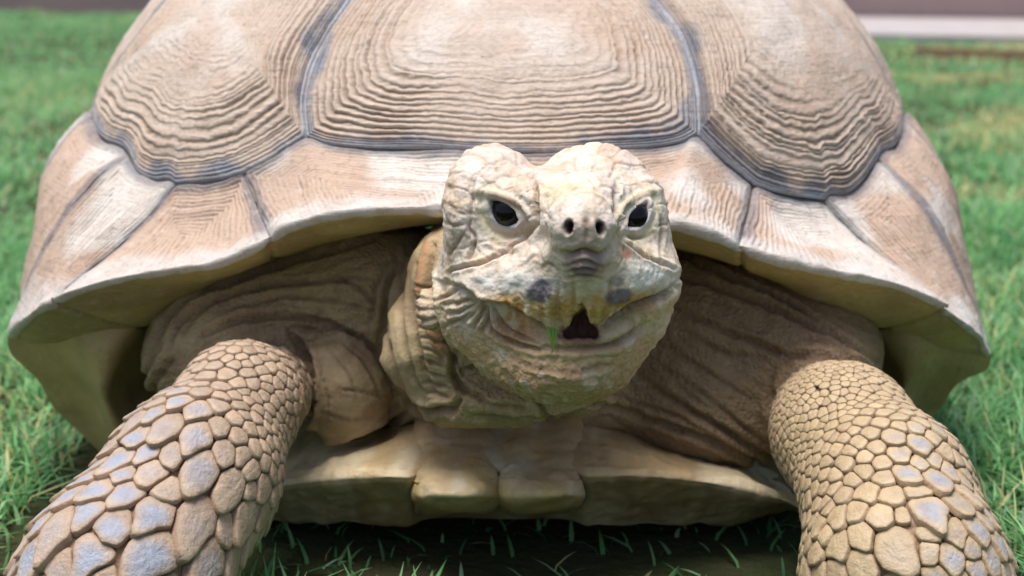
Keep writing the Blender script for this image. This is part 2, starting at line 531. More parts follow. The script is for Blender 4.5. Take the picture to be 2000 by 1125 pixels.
# fourth pair and the run of the side behind it
for sgn, ue, r0, v0, sd in ((-1, SEAM_CL4, (15, 652, .875), (150, 740, .92), 11), (1, SEAM_CR4, (1936, 690, .875), (1825, 740, .915), 13)):
    U = useam(ue, 80)
    A = at(*r0); B = at(*v0)
    R = spline([A, A + [sgn * .012, .06, -.002], A + [sgn * .020, .14, -.004]], 80)
    W = spline([B, B + [sgn * .02, .06, -.004], B + [sgn * .03, .14, -.008]], 80)
    marginal(U, R, W, sd, flare=(-.016, -.03))
    uq = hit_dome(np.array([ue[-1][0]]), np.array([ue[-1][1]]))[0]
    far = [advance(uq[None], k, -.2 * k)[0] for k in np.linspace(0, .9, 60)]
    Uf = dome(np.array(far))[0]
    Rf = spline([R[-1], R[-1] + [sgn * .004, .12, 0], R[-1] + [-sgn * .02, .26, .004]], 60)
    Wf = spline([W[-1], W[-1] + [sgn * .0, .12, 0], W[-1] + [-sgn * .02, .26, .0]], 60)
    marginal(Uf, Rf, Wf, sd + 1, flare=(-.03, -.02))

# ---- bridge between upper shell and belly plate
def bridge(curves, seed):
    n = 70
    C = [spline(at(np.array(c)[:, 0], np.array(c)[:, 1], np.array(c)[:, 2]), n) for c in curves]
    G = np.array([spline([c[i] for c in C], 60) for i in range(n)])
    V = G.reshape(-1, 3); F = grid_faces(n, 60)
    N = tri_normals(V, F)
    if (N @ np.array([0, -1.0, 0])).mean() < 0:
        F = F[:, ::-1]; N = -N
    V = V + N * (.0016 * fbm(V, 28, seed))[:, None]
    c = srgb(196, 172, 120) * (1 - .25 * sstep(-.3, .6, fbm(V, 18, seed + 1))[:, None])
    o = make("bridge", V, F, under.m, carapace, c)
bridge([[(14, 655, .882), (22, 690, .89), (70, 735, .90), (110, 800, .92), (205, 895, .935)],
        [(110, 640, .878), (120, 690, .885), (150, 750, .90), (180, 810, .915), (215, 895, .93)],
        [(235, 640, .872), (212, 690, .866), (205, 760, .872), (225, 820, .885), (262, 895, .90)],
        [(290, 640, .90), (272, 690, .915), (262, 760, .935), (285, 820, .94), (300, 895, .94)],
        [(380, 600, .99), (370, 690, 1.0), (360, 760, 1.0), (370, 820, 1.0), (380, 895, 1.0)]], 31)
bridge([[(1937, 692, .882), (1926, 722, .89), (1872, 748, .90), (1830, 800, .925), (1770, 870, .945)],
        [(1860, 650, .868), (1850, 690, .878), (1830, 735, .895), (1790, 790, .915), (1740, 870, .935)],
        [(1765, 640, .872), (1770, 690, .872), (1765, 745, .885), (1750, 800, .90), (1715, 870, .915)],
        [(1690, 640, .90), (1712, 690, .915), (1735, 745, .935), (1720, 800, .94), (1690, 870, .94)],
        [(1600, 600, .99), (1620, 690, 1.0), (1630, 745, 1.0), (1620, 800, 1.0), (1600, 870, 1.0)]], 37)

# ---- belly plate
PL = [  # x, upper end, crease between lit top face and front face, lower edge (photograph rows), depth of crease
    (470, 950, 968, 1012, .800), (545, 915, 942, 1019, .785), (640, 886, 929, 1023, .770), (740, 862, 924, 1026, .760), (795, 848, 926, 1028, .757),
    (985, 834, 930, 1030, .756), (1150, 846, 922, 1030, .757), (1240, 866, 922, 1029, .760), (1340, 890, 930, 1026, .768), (1440, 922, 944, 1020, .778), (1540, 964, 972, 1000, .79), (1575, 985, 990, 1000, .80)]
PL = np.array(PL, float)
xs = np.linspace(472, 1572, 260)
pt, pc, pb, pd_ = (np.interp(xs, PL[:, 0], PL[:, k]) for k in (1, 2, 3, 4))
for _ in range(12):
    for a_ in (pt, pc, pb, pd_):
        a_[1:-1] = (a_[:-2] + 2 * a_[1:-1] + a_[2:]) / 4
rows = []
def blend(A, B, n, skip=1):
    return [A * (1 - k) + B * k for k in np.linspace(0, 1, n)[skip:]]
top_ = at(xs, pt, pd_ + .055); top_[:, 2] -= .0
back = top_ + np.array([0, .16, -.012])
lip = at(xs, pc, pd_)
low_ = at(xs, pb, pd_ + .032)
lowb = low_ + np.array([0, .30, .004])
rows = [back] + blend(back, top_, 12) + blend(top_, lip + [0, .004, .001], 26) + blend(lip + [0, .004, .001], lip + [0, .0, -.002], 4) + blend(lip + [0, 0, -.002], lip + [0, .001, -.006], 4) + blend(lip + [0, .001, -.006], low_, 30) + blend(low_, lowb, 24)
V = np.array(rows).reshape(-1, 3); nr = len(rows)
F = grid_faces(nr, 260)
N = tri_normals(V, F)
if N[(nr // 2) * 260 + 130] @ np.array([0, -1, 0]) < 0:
    F = F[:, ::-1]; N = -N
uu, vv = proj(V)
quiet = 1 - .85 * np.exp(-((uu - 972) / 190) ** 6)
V[:, 1] += .013 * np.exp(-((uu - 972) / 160) ** 14)          # the two lobes fill this bay
V = V + N * quiet[:, None] * (.0024 * fbm(V, 30, 41) + .0010 * noise(V, (160, 30, 30), 42) + .0006 * noise(V, 180, 45))[:, None]
dk = sstep(-.2, .6, fbm(V, (40, 14, 14), 43))[:, None]
c = srgb(220, 204, 170) * (1 - dk) + srgb(194, 168, 126) * dk
stain_shade = sstep(.35, -.35, N[:, 2])[:, None] * (.7 + .25 * fbm(V, (60, 8, 8), 44)[:, None]).clip(0, 1)  # brown stain together with shade painted on the faces turned down
c = c * (1 - stain_shade) + srgb(112, 90, 58) * stain_shade
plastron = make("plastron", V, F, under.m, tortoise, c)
plastron["label"] = "pale horn belly plate with two blunt lobes under the throat"

def gular(cx, cy, hw, sgn, seed):
    """One of the two blunt lobes at the front of the belly plate."""
    n, m = 70, 60
    a = np.linspace(0, 1, m); s = np.linspace(-1, 1, n)
    # profile rows: (row in the photograph, depth)
    pr = spline([(808, .828), (850, .7985), (880, .7815), (905, .7660), (925, .7515), (944, .7415), (962, .7370), (977, .7370), (991, .7430), (1001, .7560), (1008, .80)], m)
    V = []
    for k in range(m):
        w = hw * (1.0 - .03 * math.sin(math.pi * min(1, max(0, (pr[k, 0] - 850) / 110))) + .08 * math.exp(-((pr[k, 0] - 970) / 24) ** 2) - .16 * sstep(985, 1010, pr[k, 0]))
        x = cx + s * w
        edge = .6 * np.abs(s) ** 7 + .4 * np.abs(s) ** 3
        dep = pr[k, 1] + (.013 + .012 * sstep(920, 965, pr[k, 0])) * edge
        knob = .005 * math.exp(-((pr[k, 0] - 968) / 26) ** 2) * (1 - np.abs(s) ** 2.2)
        V.append(at(x, pr[k, 0] - 6 * s ** 2 * (pr[k, 0] > 940), dep - knob))
    V = np.array(V).reshape(-1, 3); F = grid_faces(m, n)
    N = tri_normals(V, F)
    if (N[:, 1]).mean() > 0:
        F = F[:, ::-1]; N = -N
    V = V + N * (.0024 * fbm(V, 38, seed) + .0005 * noise(V, (60, 200, 200), seed))[:, None]
    dk = sstep(-.2, .6, fbm(V, (40, 14, 14), 43))[:, None]
    c = srgb(220, 206, 176) * (1 - dk) + srgb(196, 172, 132) * dk
    y = sstep(.15, .5, fbm(V, 24, seed + 3))[:, None]
    c = c * (1 - .55 * y) + srgb(206, 174, 108) * .55 * y
    under_shade = sstep(.05, -.45, N[:, 2])[:, None] * .6  # shade on the lobe's underside, painted into its colour
    c = c * (1 - under_shade) + srgb(120, 100, 66) * under_shade
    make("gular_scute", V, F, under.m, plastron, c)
gular(887, 0, 82, -1, 51)
gular(1057, 0, 81, 1, 52)
# ------------------------------------------------------------------ the animal itself: one skin over head, neck, shoulders and forelegs
def ell(px, py, Y, rx, ry, rz, yaw=0.0, roll=0.0, tilt=0.0):
    c = at(px, py, Y); r = np.array([rx, ry, rz])
    M = None
    if yaw or roll or tilt:
        M = np.array((Matrix.Rotation(yaw, 3, 'Z') @ Matrix.Rotation(roll, 3, 'Y') @ Matrix.Rotation(tilt, 3, 'X')).transposed())
    def f(P):
        q = P - c
        if M is not None: q = q @ M.T
        k0 = np.sqrt(((q / r) ** 2).sum(1)); k1 = np.sqrt(((q / r ** 2) ** 2).sum(1))
        return k0 * (k0 - 1) / np.maximum(k1, 1e-9)
    return f

def cone(*pts):
    """Rounded limb through (px, py, Y, radius) points."""
    C = np.array([at(p[0], p[1], p[2]) for p in pts]); R = [p[3] for p in pts]
    def f(P):
        d = None
        for i in range(len(C) - 1):
            ab = C[i + 1] - C[i]
            t = np.clip(((P - C[i]) @ ab) / (ab @ ab), 0, 1)
            e = np.sqrt((((P - C[i]) - t[:, None] * ab) ** 2).sum(1)) - (R[i] + (R[i + 1] - R[i]) * t)
            d = e if d is None else smin(d, e, .012)
        return d
    return f

def smin(a, b, k):
    h = np.maximum(k - np.abs(a - b), 0) / k
    return np.minimum(a, b) - h * h * k * .25

def smax(a, b, k):
    return -smin(-a, -b, k)

ARM_L = cone((520, 765, .795, .0260), (470, 788, .758, .0315), (380, 930, .706, .0425), (243, 1130, .655, .0475), (150, 1290, .640, .046))
ARM_R = cone((1605, 800, .815, .031), (1645, 845, .768, .0375), (1732, 965, .715, .0425), (1768, 1130, .668, .0490), (1790, 1290, .650, .048))
HEAD = [
    (ell(1085, 505, .722, .0585, .048, .0465), .012),
    (ell(1088, 578, .715, .0570, .052, .031), .016),          # cheeks
    (ell(960, 368, .716, .0228, .030, .0222), .005),            # domes over the eyes
    (ell(1160, 370, .720, .0288, .030, .0232), .005),
    (ell(1075, 378, .698, .0340, .026, .0105), .008),
    (ell(1115, 420, .690, .0330, .030, .0190, tilt=-.3), .012), # forehead
    (ell(930, 430, .700, .0160, .020, .0220), .012),          # brow over each eye
    (ell(1262, 430, .702, .0120, .020, .0210), .012),
    (ell(1137, 455, .668, .0200, .030, .0195), .012),         # snout
    (ell(1142, 440, .648, .0175, .012, .0140), .010),
    (ell(1138, 545, .668, .0300, .022, .0250), .014),         # beak
    (ell(1020, 545, .688, .0300, .026, .0180, yaw=.6), .014),
    (ell(1235, 545, .690, .0230, .026, .0180, yaw=-.5), .014),
    (ell(1090, 668, .710, .0430, .046, .0245), .012),
    (ell(1084, 625, .718, .0545, .046, .0230), .014),         # lower jaw
    (ell(1102, 712, .690, .0315, .032, .0165), .012),
    (ell(1135, 668, .674, .0260, .016, .0120), .010),
    (ell(882, 592, .728, .0150, .022, .0175), .012),          # jaw muscle
]
BODY = [
    (cone((1060, 560, .765, .050), (985, 600, .83, .060), (985, 640, .95, .075)), .02),      # neck
    (cone((910, 560, .772, .033), (885, 680, .775, .035), (905, 740, .77, .025)), .02),    # loose skin at its side
    (ell(1050, 765, .752, .0430, .030, .0120), .010),                                        # throat
    (ell(960, 764, .775, .0420, .040, .0135), .012),
    (ell(1000, 712, .90, .175, .075, .0455), .02),                                            # chest
    (ell(470, 690, .880, .0600, .060, .0490), .015),                                         # shoulders
    (ell(600, 622, .885, .0850, .050, .0400), .02),
    (ell(740, 560, .880, .0500, .050, .0400), .02),
    (ell(668, 762, .822, .0270, .026, .0340, roll=-.3), .010),
    (ell(1450, 690, .875, .0850, .055, .0560), .02),
    (ell(1575, 690, .852, .0420, .050, .0330), .02),
    (ell(1405, 782, .858, .0560, .050, .0400), .02),
    (ell(1350, 612, .890, .0700, .050, .0420), .02),
    (ARM_L, .007), (ARM_R, .014),
]
MOUTH_EDGE = np.array([(1133, 586), (1127, 604), (1118, 622), (1108, 634), (1099, 643), (1096, 654), (1104, 661), (1128, 664), (1155, 664), (1167, 656), (1164, 641), (1155, 633), (1149, 616), (1140, 604)], float)
def MOUTH(P):
    """Gap between the beak's two edges, running back into the head."""
    u, v = proj(P)
    a = (MOUTH_EDGE - [1132, 588]) * [.96, 1.0] + [1132, 590]; d = np.full(len(P), 1e9); ins = np.zeros(len(P), bool); j = len(a) - 1
    near_ = (np.abs(u - 1131) < 120) & (np.abs(v - 630) < 120) & (P[:, 1] < .76)
    i = np.where(near_)[0]; U, W = u[i], v[i]; dd = np.full(len(i), 1e9); ii = np.zeros(len(i), bool)
    for k in range(len(a)):
        ab = a[j] - a[k]; t = np.clip(((U - a[k, 0]) * ab[0] + (W - a[k, 1]) * ab[1]) / (ab @ ab), 0, 1)
        dd = np.minimum(dd, np.hypot(U - a[k, 0] - t * ab[0], W - a[k, 1] - t * ab[1]))
        ii ^= ((a[k, 1] > W) != (a[j, 1] > W)) & (U < (a[j, 0] - a[k, 0]) * (W - a[k, 1]) / (a[j, 1] - a[k, 1] + 1e-9) + a[k, 0]); j = k
    d[i] = np.where(ii, -dd, dd) * P[i, 1] / FPX
    return np.maximum(np.minimum(d, .04), P[:, 1] - .676)

def smooth_union(P, prims, d=None):
    for f, k in prims:
        e = f(P)
        d = e if d is None else smin(d, e, k)
    return d

def head_sdf(P):
    return smax(smooth_union(P, HEAD), -MOUTH(P), .004)

def body_sdf(P):
    i = np.where((P[:, 0] > -.065) & (P[:, 0] < .115) & (P[:, 1] < .815) & (P[:, 2] > .075))[0]
    h = np.full(len(P), .05)
    h[i] = smooth_union(P[i], HEAD)
    b = smooth_union(P, BODY)
    d = smin(b, h, .006)
    return smax(d, -MOUTH(P), .001)

def surface_nets(sdf, lo, hi, h):
    ax = [np.arange(lo[k], hi[k] + h, h) for k in range(3)]
    n = [len(a) for a in ax]
    V = np.empty(n, np.float64)
    for i in range(n[0]):
        Yg, Zg = np.meshgrid(ax[1], ax[2], indexing='ij')
        P = np.stack([np.full(Yg.size, ax[0][i]), Yg.ravel(), Zg.ravel()], 1)
        V[i] = sdf(P).reshape(n[1], n[2])
    neg = V < 0
    acc = np.zeros((n[0] - 1, n[1] - 1, n[2] - 1, 3)); cnt = np.zeros((n[0] - 1, n[1] - 1, n[2] - 1))
    corners = [(a, b, c) for a in (0, 1) for b in (0, 1) for c in (0, 1)]
    def sl(o): return tuple(slice(o[k], n[k] - 1 + o[k]) for k in range(3))
    for A in corners:
        for k in range(3):
            if A[k]: continue
            B = list(A); B[k] = 1
            va, vb = V[sl(A)], V[sl(B)]
            cr = neg[sl(A)] != neg[sl(B)]
            t = np.where(cr, va / np.where(cr, va - vb, 1), 0)
            for m in range(3):
                acc[..., m] += cr * (A[m] + (t if m == k else 0))
            cnt += cr
    act = cnt > 0
    idx = np.full(act.shape, -1, np.int64); idx[act] = np.arange(act.sum())
    cell = np.argwhere(act)
    P = np.array(lo) + (cell + acc[act] / cnt[act][:, None]) * h
    quads = []
    for k in range(3):
        a, b = [(1, 2), (2, 0), (0, 1)][k]
        s0 = [slice(None)] * 3; s1 = [slice(None)] * 3
        s0[k] = slice(0, n[k] - 1); s1[k] = slice(1, n[k])
        cr = neg[tuple(s0)] != neg[tuple(s1)]
        e = np.argwhere(cr)
        e = e[(e[:, a] > 0) & (e[:, b] > 0) & (e[:, a] < n[a] - 1) & (e[:, b] < n[b] - 1)]
        o = []
        for da, db in ((1, 1), (0, 1), (0, 0), (1, 0)):
            c = e.copy(); c[:, a] -= da; c[:, b] -= db
            o.append(idx[c[:, 0], c[:, 1], c[:, 2]])
        q = np.stack(o, 1)
        fl = neg[e[:, 0], e[:, 1], e[:, 2]]
        q[~fl] = q[~fl][:, ::-1]
        quads.append(q)
    Q = np.vstack(quads)
    return P, np.vstack([Q[:, [0, 1, 2]], Q[:, [0, 2, 3]]])

def refine(V, F, target):
    """Split every edge longer than the target at its middle (1, 2 or 3 cuts to a triangle)."""
    E = np.vstack([F[:, [0, 1]], F[:, [1, 2]], F[:, [2, 0]]]); E.sort(1)
    key = E[:, 0] * len(V) + E[:, 1]
    u, inv = np.unique(key, return_inverse=True)
    ea, eb = u // len(V), u % len(V)
    L = np.linalg.norm(V[ea] - V[eb], axis=1)
    cut = L > np.minimum(target[ea], target[eb])
    new = np.full(len(u), -1); new[cut] = len(V) + np.arange(cut.sum())
    V2 = np.vstack([V, (V[ea[cut]] + V[eb[cut]]) / 2])
    m = new[inv].reshape(3, -1).T
    k = (m >= 0)
    cnt = k.sum(1)
    out = [F[cnt == 0]]
    f, mm = F[cnt == 3], m[cnt == 3]
    out += [np.c_[f[:, 0], mm[:, 0], mm[:, 2]], np.c_[f[:, 1], mm[:, 1], mm[:, 0]], np.c_[f[:, 2], mm[:, 2], mm[:, 1]], mm]
    for r in range(3):
        p = [(r + j) % 3 for j in range(3)]
        s = (cnt == 1) & k[:, r]
        f, mm = F[s][:, p], m[s][:, p]
        out += [np.c_[f[:, 0], mm[:, 0], f[:, 2]], np.c_[mm[:, 0], f[:, 1], f[:, 2]]]
        s = (cnt == 2) & ~k[:, r]                          # edges r+1 and r+2 cut
        f, mm = F[s][:, p], m[s][:, p]
        out += [np.c_[f[:, 0], f[:, 1], mm[:, 1]], np.c_[f[:, 0], mm[:, 1], mm[:, 2]], np.c_[mm[:, 2], mm[:, 1], f[:, 2]]]
    return V2, np.vstack(out)

def onto(V, n=2):
    for _ in range(n):
        d = body_sdf(V); e = 8e-4
        g = np.stack([body_sdf(V + np.eye(3)[k] * e) - d for k in range(3)], 1) / e
        V = V - g * (np.clip(d, -.003, .003) / np.maximum((g ** 2).sum(1), .2))[:, None]
    return V

BV, BF = surface_nets(body_sdf, (-.33, .60, -.01), (.33, 1.06, .275), .006)
BV = onto(BV, 1)

def res(V, F, fine):
    n = tri_normals(V, F)
    u, v = proj(V)
    face = ((CAMP - V) * n).sum(1) / np.linalg.norm(CAMP - V, axis=1)
    seen = (face > -.15) & (V[:, 1] < .93) & (v < 1180)
    head = seen & (V[:, 1] < .765) & (u > 820) & (u < 1335) & (v < 790)
    t = np.full(len(V), .02)
    t[seen] = .0030
    t[head] = fine
    return t
for fine in (.004, .0022, .00125):
    BV, BF = refine(BV, BF, res(BV, BF, fine))
    BV = onto(BV, 1)
print("body tris", len(BF))

# ---- sculpting: creases, ridges and dents at spots of the face and folds of the skin
bn = tri_normals(BV, BF)
bu, bv = proj(BV)
bface = ((CAMP - BV) * bn).sum(1) / np.linalg.norm(CAMP - BV, axis=1)
base_pos = BV.copy()

def surf(px, py, ymax=2.0, r=6):
    s = np.where((np.abs(bu - px) < r) & (np.abs(bv - py) < r) & (bface > 0))[0]
    if len(s) == 0:
        return surf(px, py, ymax, r * 1.6) if r < 80 else None
    return s[np.argmin(base_pos[s, 1])]

def polydist(pts, sel):
    p = spline(pts, max(12, len(pts) * 6))
    U, W = bu[sel], bv[sel]
    d = np.full(len(U), 1e9); side = np.zeros(len(U)); tt = np.zeros(len(U))
    for i in range(len(p) - 1):
        a, b = p[i], p[i + 1]; ab = b - a
        t = np.clip(((U - a[0]) * ab[0] + (W - a[1]) * ab[1]) / (ab @ ab + 1e-9), 0, 1)
        dx, dy = U - a[0] - t * ab[0], W - a[1] - t * ab[1]
        e = np.hypot(dx, dy)
        m = e < d
        d[m] = e[m]; side[m] = (ab[0] * dy - ab[1] * dx)[m]; tt[m] = (i + t[m]) / (len(p) - 1)
    return d, np.sign(side), tt

disp = np.zeros(len(BV)); crease_amt = np.zeros(len(BV))
def crease(pts, w, depth, yr=(0, 2), lip=.35, wob=1.0, taper=True, step=0.0):
    """A furrow w photograph pixels wide; lip raises its shoulders; step lets the side below stand back."""
    p = np.array(pts, float); m = w * 6
    sel = np.where((bu > p[:, 0].min() - m) & (bu < p[:, 0].max() + m) & (bv > p[:, 1].min() - m) & (bv < p[:, 1].max() + m)
                   & (BV[:, 1] > yr[0]) & (BV[:, 1] < yr[1]) & (bface > -.3))[0]
    if len(sel) == 0: return
    d, sd, tt = polydist(pts, sel)
    d = np.abs(d + sd * wob * w * .6 * noise(base_pos[sel], 130, 5))
    k = np.sin(np.pi * np.clip(tt, .04, .96)) ** .45 if taper else 1.0
    f = np.exp(-(d / w) ** 2)
    disp[sel] += k * depth * (-f + lip * np.exp(-((d - 2.1 * w) / w) ** 2)) 
    if step:
        disp[sel] += -k * step * (sd > 0) * np.exp(-(d / (w * 5)) ** 2)
    crease_amt[sel] = np.maximum(crease_amt[sel], f * k)

def dab(px, py, rx, ry, h, yr=(0, 2), rot=0.0, p=2.0):
    c, s = math.cos(rot), math.sin(rot)
    x, y = bu - px, bv - py
    a = np.hypot((x * c + y * s) / rx, (-x * s + y * c) / ry)
    f = np.exp(-a ** p) * ((BV[:, 1] > yr[0]) & (BV[:, 1] < yr[1]) & (bface > -.2))
    disp[:] += h * f
    return f

HD = (0, .765)
def cells(centers, gap, amp, sel, wob=.0015):
    """Plates: each point belongs to its nearest centre; furrows run where two centres are equally near."""
    C = base_pos[centers]
    P = base_pos[sel] + np.stack([noise(base_pos[sel], 120, 80 + k) for k in range(3)], 1) * wob
    d1 = np.full(len(sel), 9.); d2 = np.full(len(sel), 9.); own = np.zeros(len(sel), int)
    for i, c in enumerate(C):
        d = np.sqrt(((P - c) ** 2).sum(1))
        m = d < d1
        d2 = np.where(m, d1, np.minimum(d2, d)); own[m] = i; d1 = np.where(m, d, d1)
    e = (d2 - d1) / 2
    g = sstep(0, gap, e)
    return g, own

# --- eyes
EYES = [((980, 416), [(957, 389), (967, 393), (983, 406), (996, 421), (1006, 438), (993, 442), (974, 434), (962, 415)], 1),
        ((1252, 418), [(1266, 392), (1258, 398), (1248, 412), (1241, 427), (1236, 443), (1248, 442), (1260, 430), (1268, 410)], -1)]
eye_at = []
for (ex, ey), alm, sg in EYES:
    i = surf(ex, ey)
    alm[:] = [(ex + (x - ex) * .98, ey + (y - ey) * .92) for x, y in alm]
    eye_at.append((base_pos[i].copy(), bn[i].copy()))
    a = np.array(alm, float)
    sel = np.where((np.abs(bu - ex) < 90) & (np.abs(bv - ey) < 90) & (BV[:, 1] < .765) & (bface > -.1))[0]
    d, sd, tt = polydist(list(map(tuple, np.vstack([a, a[:1]]))), sel)
    inside = np.zeros(len(sel), bool); j = len(a) - 1
    U, W = bu[sel], bv[sel]
    for k in range(len(a)):
        cr = ((a[k, 1] > W) != (a[j, 1] > W)) & (U < (a[j, 0] - a[k, 0]) * (W - a[k, 1]) / (a[j, 1] - a[k, 1] + 1e-9) + a[k, 0])
        inside ^= cr; j = k
    sdist = np.where(inside, -d, d)
    disp[sel] += -.0080 * sstep(3, -3, sdist)                                     # opening
    disp[sel] += .0018 * np.exp(-((sdist - 7) / 5) ** 2)                          # lid edge
    disp[sel] += -.0011 * np.exp(-((sdist - 21) / 4) ** 2)                        # fold round the lids
    disp[sel] += -.0035 * np.exp(-(np.hypot(U - ex, W - ey) / 60) ** 2)           # socket
# brow ridge over each eye, dent in front of it
crease([(925, 372), (955, 376), (985, 384), (1020, 412), (1032, 440)], 7, -.0028, HD, lip=.2, wob=.3)
crease([(1290, 372), (1268, 374), (1245, 384), (1222, 410), (1212, 440)], 7, -.0024, HD, lip=.2, wob=.3)
crease([(1036, 340), (1046, 380), (1042, 430), (1030, 455)], 5, .0028, HD, lip=.25)
crease([(1205, 352), (1208, 400), (1214, 440)], 5, .0018, HD, lip=.25)
dab(1055, 470, 22, 26, -.003, HD); dab(1212, 470, 16, 26, -.003, HD)
# --- nostrils
for nx, ny in ((1112, 444), (1172, 446)):
    dab(nx, ny, 30, 30, .0022, HD)
    f = dab(nx, ny, 7.5, 12.5, -.0085, HD, rot=.25 if nx < 1140 else -.25, p=4)
crease([(1143, 418), (1144, 450), (1142, 478)], 5, .0012, HD, lip=.2)
crease([(1090, 490), (1118, 494), (1142, 488), (1170, 496), (1192, 488)], 7, .0028, HD, lip=.2, wob=.3)
# --- folded tip of the beak under the nose
dab(1140, 520, 36, 36, .0030, HD)
for y, w in ((496, 3.5), (508, 3.5), (521, 3.5), (534, 4)):
    crease([(1108, y + 8), (1140, y - 5), (1172, y + 8)], w, .0016, HD, lip=.5, wob=.4)
# --- plate lines of the cheeks
for pts, w, dp in (
    ([(1040, 438), (1000, 480), (955, 506), (905, 522), (880, 530), (872, 548)], 5, .0028),
    ([(916, 440), (914, 448), (928, 465), (922, 490), (910, 518)], 3.5, .0020),
    ([(916, 438), (920, 400), (924, 360), (930, 345)], 3.5, .0016),
    ([(914, 446), (895, 470), (880, 500)], 3.5, .0011),
    ([(1218, 450), (1238, 478), (1262, 500), (1300, 518), (1318, 526)], 5, .0026),
    ([(1292, 400), (1298, 450), (1290, 500)], 3.5, .0014),
    ([(960, 470), (990, 478), (1015, 468), (1030, 455)], 4, .0012),
    ([(945, 480), (985, 492), (1015, 488)], 3.5, .0010),
    ([(880, 400), (895, 415), (915, 420)], 3.5, .0012),
    ([(862, 430), (885, 440), (905, 436)], 3.5, .0010),
    ([(1230, 455), (1255, 462), (1280, 455)], 3.5, .0012),
    ([(1020, 520), (1045, 500), (1065, 512)], 3.5, .0009),
    ([(1055, 530), (1070, 515), (1090, 530)], 3.5, .0009),
):
    crease(pts, w if w < 5 else 3.6, dp * (.6 if w < 5 else .85), HD, wob=.5)
# --- mouth line, beak edge and jaw
crease([(872, 552), (905, 565), (935, 588), (985, 600), (1035, 628), (1075, 648)], 5, .0036, HD, lip=.3, step=.0055)
crease([(1320, 560), (1295, 585), (1262, 600), (1225, 622), (1180, 650)], 5, .0032, HD, lip=.3, step=.0048)
crease([(938, 592), (960, 640), (1000, 668), (1050, 684), (1075, 682)], 5, .0030, HD, lip=.45)
crease([(945, 592), (985, 640), (1030, 664), (1065, 676)], 4, .0018, HD, lip=.4)
crease([(1070, 678), (1110, 682), (1160, 680), (1210, 668), (1262, 632)], 6, .0030, HD, lip=.5)
crease([(985, 690), (1040, 716), (1110, 724), (1190, 712)], 5, .0007, HD)
dab(1112, 735, 60, 22, .004, HD)
for pts in ([(936, 590), (925, 612), (905, 632)], [(934, 590), (912, 604), (880, 612)], [(936, 592), (938, 615), (928, 640)], [(890, 560), (872, 580), (850, 588)],
            [(930, 592), (900, 590), (872, 596)], [(926, 600), (908, 620), (880, 632), (866, 640)], [(945, 610), (950, 628), (944, 650)]):
    crease(pts, 4, .0015, HD, lip=.4)
# --- jaw corner sacks
dab(905, 600, 30, 34, .0030, HD); dab(1290, 620, 20, 30, .0008, HD)
# --- collar fold behind the jaw on the near side
NK = (.70, .86)
crease([(838, 470), (822, 520), (820, 570), (834, 630), (856, 690), (886, 730)], 4.5, -.0024, NK, lip=-.2, wob=.3)
crease([(848, 480), (836, 530), (838, 590), (856, 650), (884, 700), (905, 730)], 5, .0070, NK, lip=.1, wob=.4)
crease([(812, 480), (798, 560), (806, 640)], 6, .0020, NK)
crease([(892, 690), (886, 730), (905, 760), (940, 772)], 6, .005, NK, lip=.3)
crease([(905, 720), (935, 712), (960, 722), (985, 738)], 5, .004, NK, lip=.4)
for pts, dp in (([(775, 500), (756, 590), (764, 700), (800, 785)], .0026), ([(798, 485), (784, 580), (795, 690), (832, 785)], .0024), ([(818, 520), (806, 610), (822, 700), (852, 772)], .0022)):
    crease(pts, 5, dp, NK, lip=.5)
for k, y in enumerate(range(560, 790, 21)):
    crease([(806 + .12 * (y - 560), y - 4), (826 + .14 * (y - 560), y + 3 * math.sin(k)), (842 + .2 * (y - 560), y + 8)], 3.2, .0012, NK, lip=.4)
crease([(832, 800), (880, 798), (905, 770)], 7, .005, NK); crease([(770, 760), (800, 790), (850, 808), (910, 800)], 6, .004, NK)
crease([(900, 812), (1000, 818), (1100, 812), (1180, 790)], 5, .003, NK)
crease([(1045, 770), (1062, 800), (1080, 820)], 5, .003, NK); crease([(930, 770), (960, 790), (1040, 800)], 5, .003, NK)
